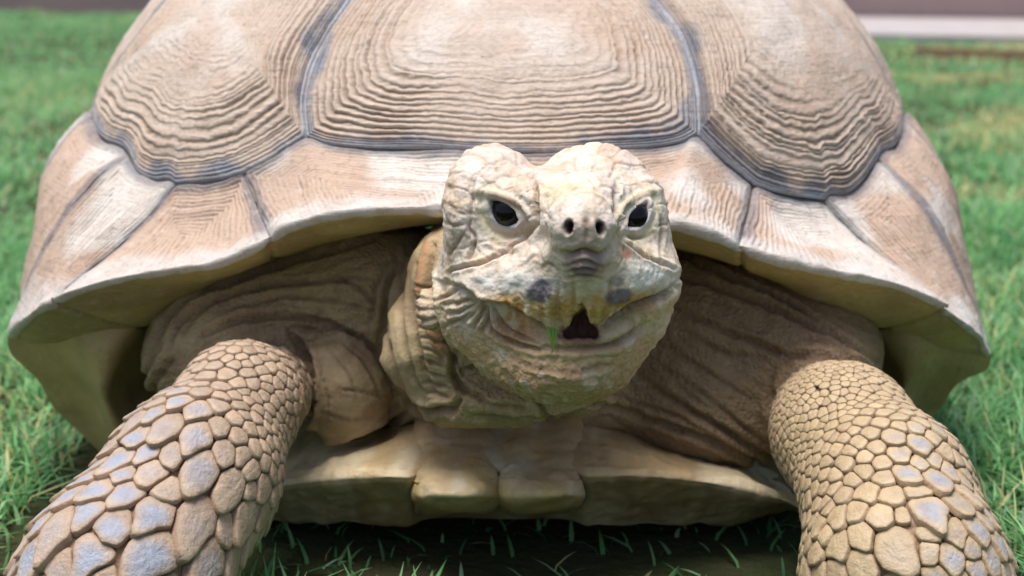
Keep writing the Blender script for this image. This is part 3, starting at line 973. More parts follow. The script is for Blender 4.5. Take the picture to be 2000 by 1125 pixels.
# --- skin of the shoulders
SK = (.74, 1.0)
SKIN_LINES = [
    ([(295, 700), (325, 630), (390, 575), (500, 540), (620, 500), (730, 468)], 7, .005), ([(360, 650), (410, 596), (510, 562), (630, 548), (720, 540)], 6, .004),
    ([(330, 690), (350, 640), (420, 575)], 5, .003), ([(400, 655), (460, 628), (550, 618), (640, 632), (705, 662)], 7, .006),
    ([(470, 600), (560, 580), (660, 590), (735, 610)], 5, .003), ([(640, 540), (700, 560), (742, 600)], 5, .003),
    ([(566, 655), (596, 690), (606, 760), (590, 850), (575, 890)], 8, .010), ([(560, 640), (620, 645), (690, 650), (730, 690), (762, 745), (776, 790)], 6, .005),
    ([(585, 880), (680, 866), (750, 838), (800, 800)], 7, .007), ([(600, 890), (690, 880), (800, 830), (900, 815)], 5, .003),
    ([(742, 700), (748, 620), (765, 550), (800, 490), (835, 455)], 7, .005), ([(725, 640), (735, 560), (775, 490)], 5, .003),
    ([(640, 680), (680, 730), (700, 790)], 3.5, .0012), ([(620, 700), (640, 770), (640, 830)], 3.5, .0012), ([(670, 670), (720, 720), (750, 790)], 3.5, .0012), ([(655, 760), (700, 765), (760, 775)], 3.5, .0012),
    ([(610, 800), (680, 820), (730, 815)], 3.5, .0010),
    ([(300, 800), (310, 740), (345, 690)], 6, .004), ([(280, 790), (288, 730), (320, 670)], 5, .003),
    ([(1322, 540), (1400, 562), (1500, 598), (1600, 645), (1710, 705)], 7, .005), ([(1315, 600), (1420, 648), (1530, 690), (1650, 705)], 7, .005),
    ([(1330, 500), (1450, 555), (1560, 605), (1660, 675)], 6, .004), ([(1330, 640), (1400, 680), (1500, 705)], 5, .003), ([(1400, 545), (1500, 575), (1590, 615)], 4, .002),
    ([(1245, 735), (1330, 790), (1430, 850), (1530, 905)], 7, .005), ([(1180, 790), (1300, 828), (1450, 885), (1545, 950)], 7, .006),
    ([(1270, 700), (1360, 760), (1450, 830), (1520, 870)], 5, .003), ([(1290, 665), (1390, 730), (1480, 790)], 4, .0022), ([(1200, 770), (1290, 800), (1400, 850)], 4, .0025),
    ([(1510, 720), (1505, 790), (1530, 860), (1552, 930)], 7, .006), ([(1640, 690), (1690, 720), (1730, 770)], 6, .004), ([(1560, 660), (1640, 680), (1700, 740)], 4, .0025),
    ([(1520, 705), (1580, 690), (1640, 705), (1690, 745)], 5, .003),
]
for pts, w, dp in SKIN_LINES:
    crease(pts, w * .85, dp * (.75 if pts[0][0] > 1100 else .9), SK, lip=.45)
arm = np.minimum(ARM_L(base_pos), ARM_R(base_pos))
on_arm = sstep(.006, .0, arm)
head_m = sstep(.003, .0, smooth_union(base_pos, HEAD) - .001) * (base_pos[:, 1] < .775)
# fine running wrinkles of the loose skin: noise stretched along the folds
loose = (1 - on_arm) * (1 - head_m) * (bface > -.3)
left = sstep(1000, 900, bu)
def warp_noise(f, s):
    ang = np.where(bu < 1000, -.35, .55)
    x = base_pos[:, 0] * np.cos(ang) - base_pos[:, 2] * np.sin(ang); z = base_pos[:, 0] * np.sin(ang) + base_pos[:, 2] * np.cos(ang)
    Q = np.stack([x, base_pos[:, 1], z], 1)
    Q = Q + .004 * np.stack([noise(Q, 40, s), noise(Q, 40, s + 1), noise(Q, 40, s + 2)], 1)
    return noise(Q, f, s + 5)
r1 = 1 - np.abs(warp_noise((28, 60, 150), 201)) * 2
r2 = 1 - np.abs(warp_noise((70, 120, 280), 211)) * 2
calm = 1 - .85 * np.exp(-(np.hypot((bu - 675) / 95, (bv - 765) / 110)) ** 6) - .9 * np.exp(-(np.hypot((bu - 820) / 85, (bv - 660) / 190)) ** 4)
calm = np.clip(calm, .08, 1)
disp += loose * calm * (.0008 * r1 + .0008 * r2)
# plates on the top and sides of the head
top_c = [(905, 350), (930, 318), (965, 300), (1000, 296), (1030, 312), (955, 330), (995, 325), (890, 385), (925, 352), (985, 352), (1080, 300), (1110, 290), (1150, 284), (1190, 288), (1225, 303),
         (1100, 318), (1140, 312), (1185, 316), (1225, 335), (1262, 335), (1160, 340), (1205, 355), (1060, 330), (1020, 345), (1285, 365), (880, 420), (870, 460), (895, 500), (860, 500), (890, 470),
         (1060, 380), (1095, 375), (1130, 370), (1165, 380), (1075, 410), (1110, 405), (1150, 410), (1190, 395), (1085, 350), (1125, 345), (1300, 420), (1305, 460), (1285, 480), (1020, 385), (1010, 365), (980, 372), (950, 368),
         (1235, 375), (1260, 380), (1215, 375), (1025, 410), (1035, 430), (1065, 440), (1200, 425), (950, 480), (930, 500), (975, 500), (940, 455), (1000, 500), (1240, 500), (1270, 510), (1290, 505), (1225, 480)]
ids = [surf(x, y) for x, y in top_c]
hs = np.where((head_m > 0) & (bv < 530) & (bface > -.35))[0]
g, own = cells(ids, .0008, 1, hs, .0012)
keep_snout = 1 - np.exp(-(np.hypot(bu[hs] - 1142, bv[hs] - 450) / 62) ** 4)
keep_eye = (1 - np.exp(-(np.hypot(bu[hs] - 982, bv[hs] - 425) / 40) ** 4)) * (1 - np.exp(-(np.hypot(bu[hs] - 1252, bv[hs] - 425) / 34) ** 4))
lev = np.random.default_rng(4).uniform(-.0007, .0009, len(ids))[own]
disp[hs] += ((g - 1) * .0006 + lev * g * .3) * keep_snout * keep_eye * sstep(530, 490, bv[hs])
plate_line = np.zeros(len(BV)); plate_line[hs] = (1 - g) * keep_snout * keep_eye * sstep(530, 490, bv[hs])
plate_own = np.zeros(len(BV)); plate_own[hs] = np.random.default_rng(9).uniform(-1, 1, len(ids))[own]
# rough horn of the beak, streaked downwards; scaly chin
streak = noise(base_pos, (420, 60, 45), 301)
beak_m = head_m * np.exp(-(np.hypot((bu - 1125) / 150, (bv - 600) / 55)) ** 4)
disp += beak_m * .0009 * streak
chin = head_m * sstep(690, 720, bv)
disp += chin * .0008 * (1 - np.abs(noise(base_pos, 270, 303)) * 2)
disp += head_m * (.0006 * fbm(base_pos, 110, 305) + .0005 * noise(base_pos, 260, 306))
disp += -head_m * sstep(540, 600, bv) * .0006 * sstep(.75, 1, 1 - np.abs(noise(base_pos, (110, 110, 230), 308)))
# ragged notch of the upper beak over the mouth
disp += on_arm * .0008 * fbm(base_pos, 90, 320) - .0026 * sstep(.3, 1, on_arm) * sstep(672, 700, bv)
BV = base_pos + bn * disp[:, None]

# ---- colour of the skin
c = np.tile(srgb(164, 141, 110), (len(BV), 1))
def wash(m, rgb, k=1.0):
    global c
    m = np.clip(m * k, 0, 1)[:, None]
    c = c * (1 - m) + srgb(*rgb) * m
n1, n2, n3 = fbm(base_pos, 26, 401), fbm(base_pos, 60, 402), fbm(base_pos, 140, 403)
wash(sstep(-.1, .6, n1), (184, 160, 122), .8)
wash(sstep(.1, .7, n2), (140, 112, 82), .5)
wash(sstep(1180, 1300, bu) * (1 - head_m), (140, 116, 88), .65)
wash(sstep(640, 560, bv) * (1 - head_m) * sstep(900, 700, bu), (172, 152, 112), .6)
nk = (1 - head_m) * np.exp(-(np.hypot((bu - 810) / 75, (bv - 650) / 190)) ** 4) * (base_pos[:, 1] < .85)
wash(nk, (176, 158, 120), .75)
wash((1 - head_m) * np.exp(-(np.hypot((bu - 1020) / 190, (bv - 800) / 45)) ** 4) * (base_pos[:, 1] < .84), (184, 160, 116), .7)
fold = np.zeros(len(BV))
sel = np.where((bu > 790) & (bu < 900) & (bv > 470) & (bv < 720) & (base_pos[:, 1] < .86) & (head_m < .5))[0]
dd, sd, tt = polydist([(838, 478), (824, 525), (822, 575), (836, 630), (858, 690)], sel)
fold[sel] = np.exp(-(dd / 6) ** 2)
wash(fold, (176, 126, 84), .8)
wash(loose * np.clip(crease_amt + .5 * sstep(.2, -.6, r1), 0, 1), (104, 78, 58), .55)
wash(on_arm, (150, 122, 96), .9)
# head: cream, yellower at the jaw, ochre and slate at the beak
wash(head_m, (212, 192, 164))
wash(head_m * sstep(560, 380, bv), (216, 203, 190), .85)
wash(head_m * np.exp(-(np.hypot((bu - 885) / 60, (bv - 610) / 70)) ** 4), (190, 166, 122), .8)
wash(head_m * sstep(.0, .6, n1 + .25), (226, 214, 200), .5)
wash(head_m * sstep(.1, .7, n2), (208, 178, 136), .45)
wash(head_m * sstep(430, 330, bv) * sstep(.0, .5, plate_own), (212, 184, 166), .5)
wash(head_m * sstep(430, 330, bv) * sstep(.0, -.6, plate_own), (226, 216, 196), .5)
wash(head_m * np.exp(-(np.hypot((bu - 1090) / 45, (bv - 372) / 26)) ** 4), (222, 202, 166), .7)
wash(head_m * plate_line, (140, 116, 92), .35)
wash(head_m * np.exp(-(np.hypot((bu - 1000) / 95, (bv - 560) / 32)) ** 4 + .4 * n2), (226, 226, 220), .75)  # white cheeks, here and below: sky reflection painted into the skin
wash(head_m * np.exp(-(np.hypot((bu - 1265) / 55, (bv - 540) / 36)) ** 4 + .4 * n2), (224, 224, 212), .75)
wash(head_m * np.exp(-(np.hypot((bu - 1130) / 190, (bv - 602 + .0006 * (bu - 1130) ** 2) / 30)) ** 4 + .5 * n2), (200, 154, 84), .9)
wash(head_m * np.exp(-(np.hypot((bu - 1005) / 80, (bv - 645) / 30)) ** 4 + .4 * n2), (196, 142, 100), .9)
wash(head_m * sstep(630, 690, bv), (188, 158, 112), .8)
wash(head_m * sstep(700, 750, bv), (166, 134, 96), .7)
wash(head_m * sstep(.15, .7, n3), (186, 156, 120), .4)
wash(head_m * sstep(.2, .7, -n3), (228, 220, 206), .3)
wash(beak_m * sstep(.1, .7, streak), (226, 214, 182), .6)
wash(beak_m * sstep(.1, .7, -streak), (150, 116, 72), .5)
for (x, y, rx, ry, k) in ((1055, 568, 26, 24, .9), (1210, 582, 26, 18, .85), (1150, 520, 24, 16, .7), (1205, 548, 16, 12, .5), (1090, 560, 16, 14, .4)):
    a = np.hypot((bu - x) / rx, (bv - y) / ry) + .35 * n3
    wash(head_m * sstep(1.15, .7, a), (112, 104, 116), k)
wash(head_m * np.exp(-(np.hypot((bu - 1140) / 45, (bv - 508) / 20)) ** 4), (150, 132, 134), .75)
wash(head_m * np.exp(-(np.hypot((bu - 1142) / 62, (bv - 462) / 40)) ** 4), (196, 176, 160), .6)
for nx, ny in ((1112, 444), (1172, 446)):
    wash(head_m * sstep(1.25, .85, np.hypot((bu - nx) / 8.5, (bv - ny) / 13.5)), (46, 32, 28), .95)
wash(head_m * np.exp(-(np.hypot(bu - 1143, bv - 432) / 5) ** 2), (60, 48, 40), .9)
wash(head_m * sstep(1.2, .8, np.hypot((bu - 1229) / 7, (bv - 497) / 9)), (206, 122, 92), .7)
for (ex, ey), alm, sg in EYES:
    a = np.array(alm, float)
    sel = np.where((np.abs(bu - ex) < 80) & (np.abs(bv - ey) < 80) & (BV[:, 1] < .775))[0]
    dd, _, _ = polydist(list(map(tuple, np.vstack([a, a[:1]]))), sel)
    m = np.zeros(len(BV)); m[sel] = np.exp(-((dd - 5) / 5) ** 2) * (.25 + .75 * sstep(-8, 12, (bu[sel] - ex) * -.6 * sg + (bv[sel] - ey) * .8))
    wash(m * head_m, (182, 180, 192), .8)
    U, W = bu[sel], bv[sel]; ins = np.zeros(len(sel), bool); j = len(a) - 1
    for k in range(len(a)):
        ins ^= ((a[k, 1] > W) != (a[j, 1] > W)) & (U < (a[j, 0] - a[k, 0]) * (W - a[k, 1]) / (a[j, 1] - a[k, 1] + 1e-9) + a[k, 0]); j = k
    m3 = np.zeros(len(BV)); m3[sel] = ins
    wash(m3, (40, 30, 32), .95)
    m2 = np.zeros(len(BV)); m2[sel] = np.exp(-((dd - 24) / 12) ** 2) * sstep(ex + 10 * sg, ex - 10 * sg, bu[sel]) if sg > 0 else np.exp(-((dd - 24) / 12) ** 2)
    wash(m2 * head_m, (224, 218, 178), .5)
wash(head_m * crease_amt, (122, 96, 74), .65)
inm = sstep(.0035, .0005, MOUTH(base_pos)) * (base_pos[:, 1] > .655)
wash(inm, (134, 98, 80), .95)
grain = np.clip(loose * .9 * np.clip(calm, .2, 1) * (1 - .6 * nk) + on_arm * .6 + head_m * (.3 + .35 * sstep(540, 620, bv)), 0, 1)
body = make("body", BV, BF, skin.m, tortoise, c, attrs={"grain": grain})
body["label"] = "wrinkled brown skin with cream beaked head and scaly forelegs"

# ---- eyes
def lathe_sphere(n=28, m=40):
    a = np.linspace(0, math.pi, n); b = np.linspace(0, 2 * math.pi, m, endpoint=False)
    A, B = np.meshgrid(a, b, indexing='ij')
    return np.stack([np.sin(A) * np.cos(B), -np.cos(A), np.sin(A) * np.sin(B)], -1).reshape(-1, 3), grid_faces(n, m, True)
SV, SF = lathe_sphere()
for k, (p, n) in enumerate(eye_at):
    R = .0092
    vw = (p - CAMP) / np.linalg.norm(p - CAMP)
    inw = .62 * vw - .38 * n; inw /= np.linalg.norm(inw)
    cen = p + inw * (R + .0012) + np.array([0, 0, -.0012])
    view = n * .75 + np.array([0, -1, 0]) * .5; view /= np.linalg.norm(view)
    M = np.array(Vector((0, -1, 0)).rotation_difference(Vector(view)).to_matrix())
    V = SV.copy(); r = np.hypot(SV[:, 0], SV[:, 2])
    bul = 1 + .06 * np.exp(-(r / .5) ** 2)
    V = (V * bul[:, None] * R) @ M.T + cen
    col = np.where((r < .62)[:, None] & (SV[:, 1:2] < 0), srgb(12, 10, 14), srgb(34, 26, 26))
    make("eye", V, SF, eye_mat.m, tortoise, col)["label"] = "glossy dark eye"

# ---- a scrap of grass stuck to the beak
i = surf(1076, 655)
p0, n0 = BV[i], bn[i]
V, F = [], []
for k, (dx, dz, L, w, b) in enumerate(((-.002, .004, .011, .0022, .6), (.0015, .003, .012, .0018, -.3), (0, .005, .009, .0014, .1))):
    for j in range(5):
        t = j / 4
        c0 = p0 + n0 * (.0012 + .0016 * math.sin(t * 2.5)) + np.array([dx + b * .006 * t * t, 0, dz - L * t])
        ww = w * (1 - .75 * t)
        V += [c0 - [ww / 2, 0, 0], c0 + [ww / 2, 0, 0]]
    F += [[k * 10 + 2 * j, k * 10 + 2 * j + 1, k * 10 + 2 * j + 3, k * 10 + 2 * j + 2] for j in range(4)]
scrap_mat = Mat("chewed_grass", .5, .3, base=tuple(srgb(112, 150, 62)))
scrap = make("grass_scrap", np.array(V), np.array(F), scrap_mat.m)
tag(scrap, "small green scrap of chewed grass stuck beside the open beak", "grass scrap")
# ------------------------------------------------------------------ scales of the forelegs
# (x, y, radius) in crops of the photograph
L_SC = [(845,355,50),(860,290,45),(755,395,55),(830,430,60),(925,335,38),(915,410,45),(695,505,78),(820,545,75),(920,500,45),(990,465,35),(1010,415,32),(980,370,32),(1000,320,32),(950,280,35),(895,245,35),
        (580,545,62),(505,640,70),(630,695,68),(722,615,55),(840,680,82),(940,610,50),(1000,540,40),(1050,505,35),(1020,620,40),(1075,590,38),(1055,680,45),(970,755,72),(1105,755,52),(1115,645,38),(1130,565,32),
        (410,770,76),(528,775,60),(705,765,50),(645,870,82),(830,905,108),(1030,880,82),(1138,860,46),(1172,700,32),(1180,620,28),(235,930,100),(475,920,72),(322,725,60),(205,845,60),(380,1040,84),(630,1050,122),(880,1060,108),
        (1050,985,66),(60,1060,90),(255,1105,62),(1085,430,32),(1070,380,28),(1120,500,30),(1135,430,28),(1160,490,26),(1190,540,22),(1060,320,28),(1110,370,26),(1165,320,24),(1120,300,22),(1040,275,26),(985,240,26),
        (110,980,70),(60,1200,90),(200,1230,90),(400,1200,95),(640,1230,110),(860,1210,100),(1000,1120,70),(1030,1220,70)]
R_SC = [(710,1000,112),(545,1080,78),(545,945,64),(445,990,64),(640,850,64),(525,820,50),(435,850,58),(862,825,98),(760,655,72),(900,680,76),(690,750,55),(575,740,55),(460,750,50),(660,670,50),(560,640,42),(510,680,38),
        (470,600,45),(425,660,40),(375,720,42),(345,795,45),(350,900,58),(335,1020,60),(385,600,35),(350,530,35),(430,540,37),(495,550,35),(570,575,37),(645,600,42),(725,560,55),(620,530,42),(540,505,40),(465,485,32),
        (400,475,25),(345,475,28),(590,465,42),(700,485,55),(820,515,60),(800,440,48),(640,415,40),(730,430,40),(550,410,38),(510,450,28),(480,395,28),(410,430,30),(420,385,25),(375,370,25),(325,375,22),(330,430,28),
        (580,365,32),(660,370,40),(1010,790,70),(1090,910,66),(985,930,60),(970,1045,66),(865,1010,48),(862,935,42),(1150,1050,60),(742,842,34),(310,640,32),(300,560,26),(300,700,34),(260,540,20),(260,360,18),(230,330,16),
        (380,240,18),(420,300,18),(340,290,16),(290,300,16),(430,230,16),(360,200,16),(300,220,15),(250,270,15),(460,340,22),(500,300,24),
        (440,1110,60),(600,1220,80),(760,1200,100),(900,1160,70),(400,1230,70),(1020,1180,70),(1150,1200,60)]

def hit_sdf(f, px, py):
    d = ray(px, py); d /= np.linalg.norm(d, axis=1, keepdims=True)
    t = np.full(len(d), .5)
    for _ in range(90):
        t = t + np.clip(f(CAMP + d * t[:, None]), -.01, .03) * .8
    P = CAMP + d * t[:, None]
    return P, np.abs(f(P)) < .002

def grad(f, P, e=6e-4):
    g = np.stack([f(P + np.eye(3)[k] * e) - f(P - np.eye(3)[k] * e) for k in range(3)], 1)
    return g / np.maximum(np.linalg.norm(g, axis=1, keepdims=True), 1e-9)

def scales_of(f, raw, org, sc, axis_pts, cond, seed):
    r_ = np.random.default_rng(seed)
    raw = np.array(raw, float)
    px, py, pr = org[0] + raw[:, 0] * sc, org[1] + raw[:, 1] * sc, raw[:, 2] * sc
    P, ok = hit_sdf(f, px, py)
    P, pr = P[ok], pr[ok]
    N = grad(f, P)
    R = pr * P[:, 1] / FPX
    A = np.array([at(*a) for a in axis_pts])
    ax = (A[-1] - A[0]) / np.linalg.norm(A[-1] - A[0])
    # the rest of the leg: darts, sized like the nearest traced scales
    cand = np.where((f(base_pos) < .0015) & cond & (bface > -.75))[0]
    r_.shuffle(cand)
    C = base_pos[cand]
    D = np.sqrt(((C[:, None] - P[None]) ** 2).sum(-1))
    w = 1 / (D + .002) ** 3
    RC = (w * R).sum(1) / w.sum(1) * r_.uniform(.8, 1.08, len(C))
    Pl, Rl = list(P), list(R)
    PP, RR = np.array(Pl), np.array(Rl)
    for i in range(len(C)):
        if (np.sqrt(((PP - C[i]) ** 2).sum(1)) > .88 * (RR + RC[i])).all():
            PP = np.vstack([PP, C[i]]); RR = np.r_[RR, RC[i]]
    NN = grad(f, PP)
    out = []
    for i in range(len(PP)):
        p, n, r = PP[i], NN[i], RR[i]
        d = ax - n * (ax @ n); ln = np.linalg.norm(d)
        if ln < .15:
            d = np.array([1, 0, 0]) - n * n[0]; ln = np.linalg.norm(d)
        d /= ln; e = np.cross(n, d)
        # cell outline: regular outline cut by the line to each neighbour
        th = np.linspace(0, 2 * math.pi, 40, endpoint=False)
        lim = np.full(40, r * 1.75)
        near = np.where((np.sqrt(((PP - p) ** 2).sum(1)) < r * 2.6 + RR.max() * .9) & (NN @ n > -.1))[0]
        AN = 1 + .38 * sstep(.35, .9, min(1.0, r / .010))
        for j in near:
            if j == i: continue
            v = PP[j] - p; x, y = (v @ d) / AN, v @ e; L = math.hypot(x, y)
            if L < 1e-5: continue
            o = (L * L + (r * r - RR[j] ** 2) / AN) / (2 * L)
            o = np.clip(o, .25 * L, .75 * L)
            ca = np.cos(th) * x / L + np.sin(th) * y / L
            m = ca > .05
            lim[m] = np.minimum(lim[m], o / ca[m])
        lim = (np.roll(lim, 1) + 4 * lim + np.roll(lim, -1)) / 6
        big = min(1.0, r / .010)
        cp = np.clip(np.cos(th), 0, 1)
        lap = sstep(.28, .65, big)
        lim = lim * (1 + .28 * lap * cp ** 3 + .16 * sstep(.7, 1.0, big) * cp ** 3) * (1 - .10 * lap * np.abs(np.sin(2 * th)) * (cp > 0))
        x, y = np.cos(th) * lim * AN, np.sin(th) * lim
        nb = 28 if big > .55 else 16
        k = np.linspace(0, 40, nb, endpoint=False)
        x, y = np.interp(k, np.arange(41), np.r_[x, x[0]]), np.interp(k, np.arange(41), np.r_[y, y[0]])
        u = x / max(np.abs(x).max(), 1e-6)
        gap = .965
        jit = r_.uniform(.8, 1.2)
        hd, ht = r * (.14 + .05 * (1 - big)) * jit, r * (.06 + .26 * big) * jit
        px_, py_ = r_.uniform(-.12, .28), r_.uniform(-.15, .15)      # where the scale is highest
        V, K = [], []
        prof = [(1.0, -.35 * r), (gap + .02, .12), (gap - .03, .55), (.80, .88), (.56, .98), (.28, 1.0)] if nb > 20 else [(1.0, -.35 * r), (gap, .15), (.80, .8), (.42, 1.0)]
        XX = np.concatenate([x * s + (1 - s) * px_ * r for s, _ in prof]); YY = np.concatenate([y * s + (1 - s) * py_ * r for s, _ in prof])
        Q = p + XX[:, None] * d + YY[:, None] * e
        Q = Q - grad(f, Q, .001) * f(Q)[:, None]
        G = grad(f, Q, .001)
        Q = Q - G * f(Q)[:, None]
        for q, (s, hh) in enumerate(prof):
            un_ = u * s
            h = np.full(nb, hh) + .30 * r * lap * np.clip(u, 0, 1) if q == 0 else hh * hd * (1 - .35 * lap) + r * lap * (.11 + (.25 + .08 * sstep(.7, 1, big)) * un_ + .05 * un_ * un_) + (1 - lap) * ht * np.clip(.35 + .65 * u, 0, 1)
            h = h + (r_.normal(0, .018 * r, nb) if q > 1 else 0)
            qs = slice(q * nb, (q + 1) * nb)
            V.append(Q[qs] + n * h[:, None] * .6 + G[qs] * h[:, None] * .4); K.append(np.full(nb, s))
        top = p + d * px_ * r + e * py_ * r
        V = np.vstack(V + [(top + n * (hd * (1 - .35 * lap) + lap * r * (.10 + .25 * px_) + (1 - lap) * .35 * ht))[None]])
        nr = len(prof)
        F = grid_faces(nr, nb, True)
        ii = np.arange(nb); off = (nr - 1) * nb
        cap = np.stack([off + ii, off + (ii + 1) % nb, np.full(nb, len(V) - 1)], 1)
        fn = np.cross(V[F[nb, 1]] - V[F[nb, 0]], V[F[nb, 2]] - V[F[nb, 0]])
        if fn @ n < 0:
            F = F[:, ::-1]; cap = cap[:, ::-1]
        uu_, vv_ = proj(p[None])
        s_ = np.r_[np.concatenate(K), 0]
        un = np.r_[np.tile(u, nr) * s_[:-1], px_]
        greyw = (sstep(480, 330, uu_[0]) if uu_[0] < 1000 else .8 * sstep(1690, 1800, uu_[0])) * (.35 + .65 * (r_.random() < .72)) * sstep(.003, .007, r)
        tone = r_.normal(0, 1)
        base = srgb(185, 160, 135) * (1 + .08 * tone)
        if uu_[0] > 1000: base = srgb(192, 168, 132) * (1 + .06 * tone)
        base = base * (1 - .25 * (r < .0055)) if False else base
        cc = np.tile(base, (len(V), 1))
        low = sstep(.82, 1.0, s_)[:, None]
        cc = cc * (1 - .4 * low) + srgb(126, 96, 72) * .4 * low
        gp = (greyw * sstep(.95, .35, np.hypot(s_ * .9, (un - .28) * .8)))[:, None]
        cc = cc * (1 - gp) + srgb(158, 164, 178) * gp
        tipw = (.35 * sstep(.35, .9, un) * (1 - low[:, 0]))[:, None]
        cc = cc * (1 - tipw) + srgb(214, 196, 168) * tipw
        out.append((r, V, F, cap, cc))
    return out

all_sc = scales_of(ARM_L, L_SC, (0, 600), .4665, [(500, 740, .76), (215, 1130, .655)], (bu < 640) & (bv > 662) & (base_pos[:, 1] < .81), 1) \
       + scales_of(ARM_R, R_SC, (1450, 650), .4221, [(1600, 760, .79), (1775, 1130, .668)], (bu > 1500) & (bv > 706) & (base_pos[:, 1] < .82), 2)
all_sc.sort(key=lambda s: -s[0])
print("scales", len(all_sc))
for r, V, F, cap, cc in all_sc[:300]:
    make("scale", V, [F, cap], scale_mat.m, body, cc)
rest = all_sc[300:]
if rest:
    o_, Vs, Fs, Cs, Cc = 0, [], [], [], []
    for r, V, F, cap, cc in rest:
        Vs.append(V); Fs.append(F + o_); Cs.append(cap + o_); Cc.append(cc); o_ += len(V)
    make("small_scales", np.vstack(Vs), [np.vstack(Fs), np.vstack(Cs)], scale_mat.m, body, np.vstack(Cc))["kind"] = "stuff"
# ------------------------------------------------------------------ ground, path, wall, grass
soil = Mat("lawn_soil", .95, .1, base=tuple(srgb(62, 72, 44)))
soil.tint(soil.ramp(soil.tex('noise', 9, 5), .4, .7), tuple(srgb(70, 60, 44)))
soil.tint(soil.ramp(soil.tex('noise', 60, 5), .45, .75), tuple(srgb(56, 66, 40)))
soil.bump(soil.tex('noise', 120, 5), .01, .8)
gx = np.r_[-60, -20, np.linspace(-6, 6, 61), 20, 60]; gy = np.r_[-10, -2, np.linspace(0, 12, 61), 30, 120]
GX, GY = np.meshgrid(gx, gy, indexing='ij')
GP = np.stack([GX.ravel(), GY.ravel(), np.zeros(GX.size)], 1)
GP[:, 2] = .012 * fbm(GP, 1.1, 500) * sstep(.9, 1.8, GP[:, 1])
make("ground", GP, grid_faces(len(gx), len(gy))[:, ::-1], soil.m)["kind"] = "structure"

def far_line(k, off=0.0):            # the foot of the wall runs slantwise across the lawn
    a, b = np.array([-4.6, 10.1]), np.array([3.2, 7.3])
    d = (b - a) / np.linalg.norm(b - a); n = np.array([d[1], -d[0]])
    if n[1] > 0: n = -n
    return a + (b - a) * k + n * off
concrete = Mat("concrete", .9, .2, base=tuple(srgb(180, 172, 170)))
concrete.tint(concrete.ramp(concrete.tex('noise', 6, 6), .4, .75, 0, .6), tuple(srgb(150, 144, 140)))
concrete.bump(concrete.tex('noise', 90, 5), .004, .5)
pv = np.array([[*far_line(.60, 0), .035], [*far_line(.60, .3), .035], [*far_line(.64, .9), .035], [*far_line(.74, 1.75), .035], [*far_line(1.8, 2.1), .035], [*far_line(1.8, 0), .035], [*far_line(.74, 0), .035], [*far_line(.64, 0), .035]])
low_ = pv.copy(); low_[:, 2] = -.05
nP = len(pv); allp = np.vstack([pv, low_])
side = np.array([[i, (i + 1) % nP, nP + (i + 1) % nP, nP + i] for i in range(nP)])
tops = np.array([[0, 1, 2, 7], [7, 2, 3, 6], [6, 3, 4, 5]])
make("path", allp, np.vstack([side, tops]), concrete.m, smooth=False)["kind"] = "structure"
wallm = Mat("wall_render", .9, .2, base=tuple(srgb(158, 138, 136)))
wallm.tint(wallm.ramp(wallm.tex('noise', 3, 6), .4, .7, 0, .6), tuple(srgb(134, 116, 118)))
wallm.bump(wallm.tex('noise', 60, 5), .006, .6)
def slab(a, b, w, z0, z1):
    d = (b - a) / np.linalg.norm(b - a); n = np.array([d[1], -d[0]]) * w / 2
    q = [a + n, b + n, b - n, a - n]
    V = np.array([[*k, z0] for k in q] + [[*k, z1] for k in q])
    return V, np.array([[0, 1, 5, 4], [1, 2, 6, 5], [2, 3, 7, 6], [3, 0, 4, 7], [4, 5, 6, 7]])
wb = bpy.data.objects.new("garden_wall", None); COL.objects.link(wb)
wb["base"] = (*far_line(.5, -.12), 0.0); wb.location = wb["base"]
tag(wb, "low mauve-brown garden wall across the far end of the lawn", "wall")
V, F = slab(far_line(-.8, -.12), far_line(1.8, -.12), .2, -.05, .9); make("wall_face", V, F, wallm.m, wb, smooth=False)
V, F = slab(far_line(-.8, -.12), far_line(1.8, -.12), .27, .903, .97); make("coping", V, F, concrete.m, wb, smooth=False)
wood = Mat("edging_wood", .85, .2, base=tuple(srgb(156, 130, 104)))
wood.tint(wood.ramp(wood.tex('noise', 20, 5, (1, 12, 12)), .4, .7, 0, .6), tuple(srgb(110, 78, 60)))
a, b = at(1790, 108, 5.1)[:2], at(2300, 128, 4.75)[:2]
V, F = slab(a, b, .05, -.03, .035)
te = make("timber_edging", V, F, wood.m, smooth=False)
tag(te, "thin brown timber edging lying across the lawn before the pale path", "edging")

leaf = Mat("grass_blade", .5, .3)
leaf.b.inputs["Subsurface Weight"].default_value = 0.0
lt = leaf.t
tr = lt.nodes.new("ShaderNodeBsdfTranslucent"); mx = lt.nodes.new("ShaderNodeMixShader")
mx.inputs[0].default_value = .42
lt.links.new(leaf.c, tr.inputs[0]); lt.links.new(leaf.b.outputs[0], mx.inputs[1]); lt.links.new(tr.outputs[0], mx.inputs[2])
lt.links.new(mx.outputs[0], lt.nodes["Material Output"].inputs[0])

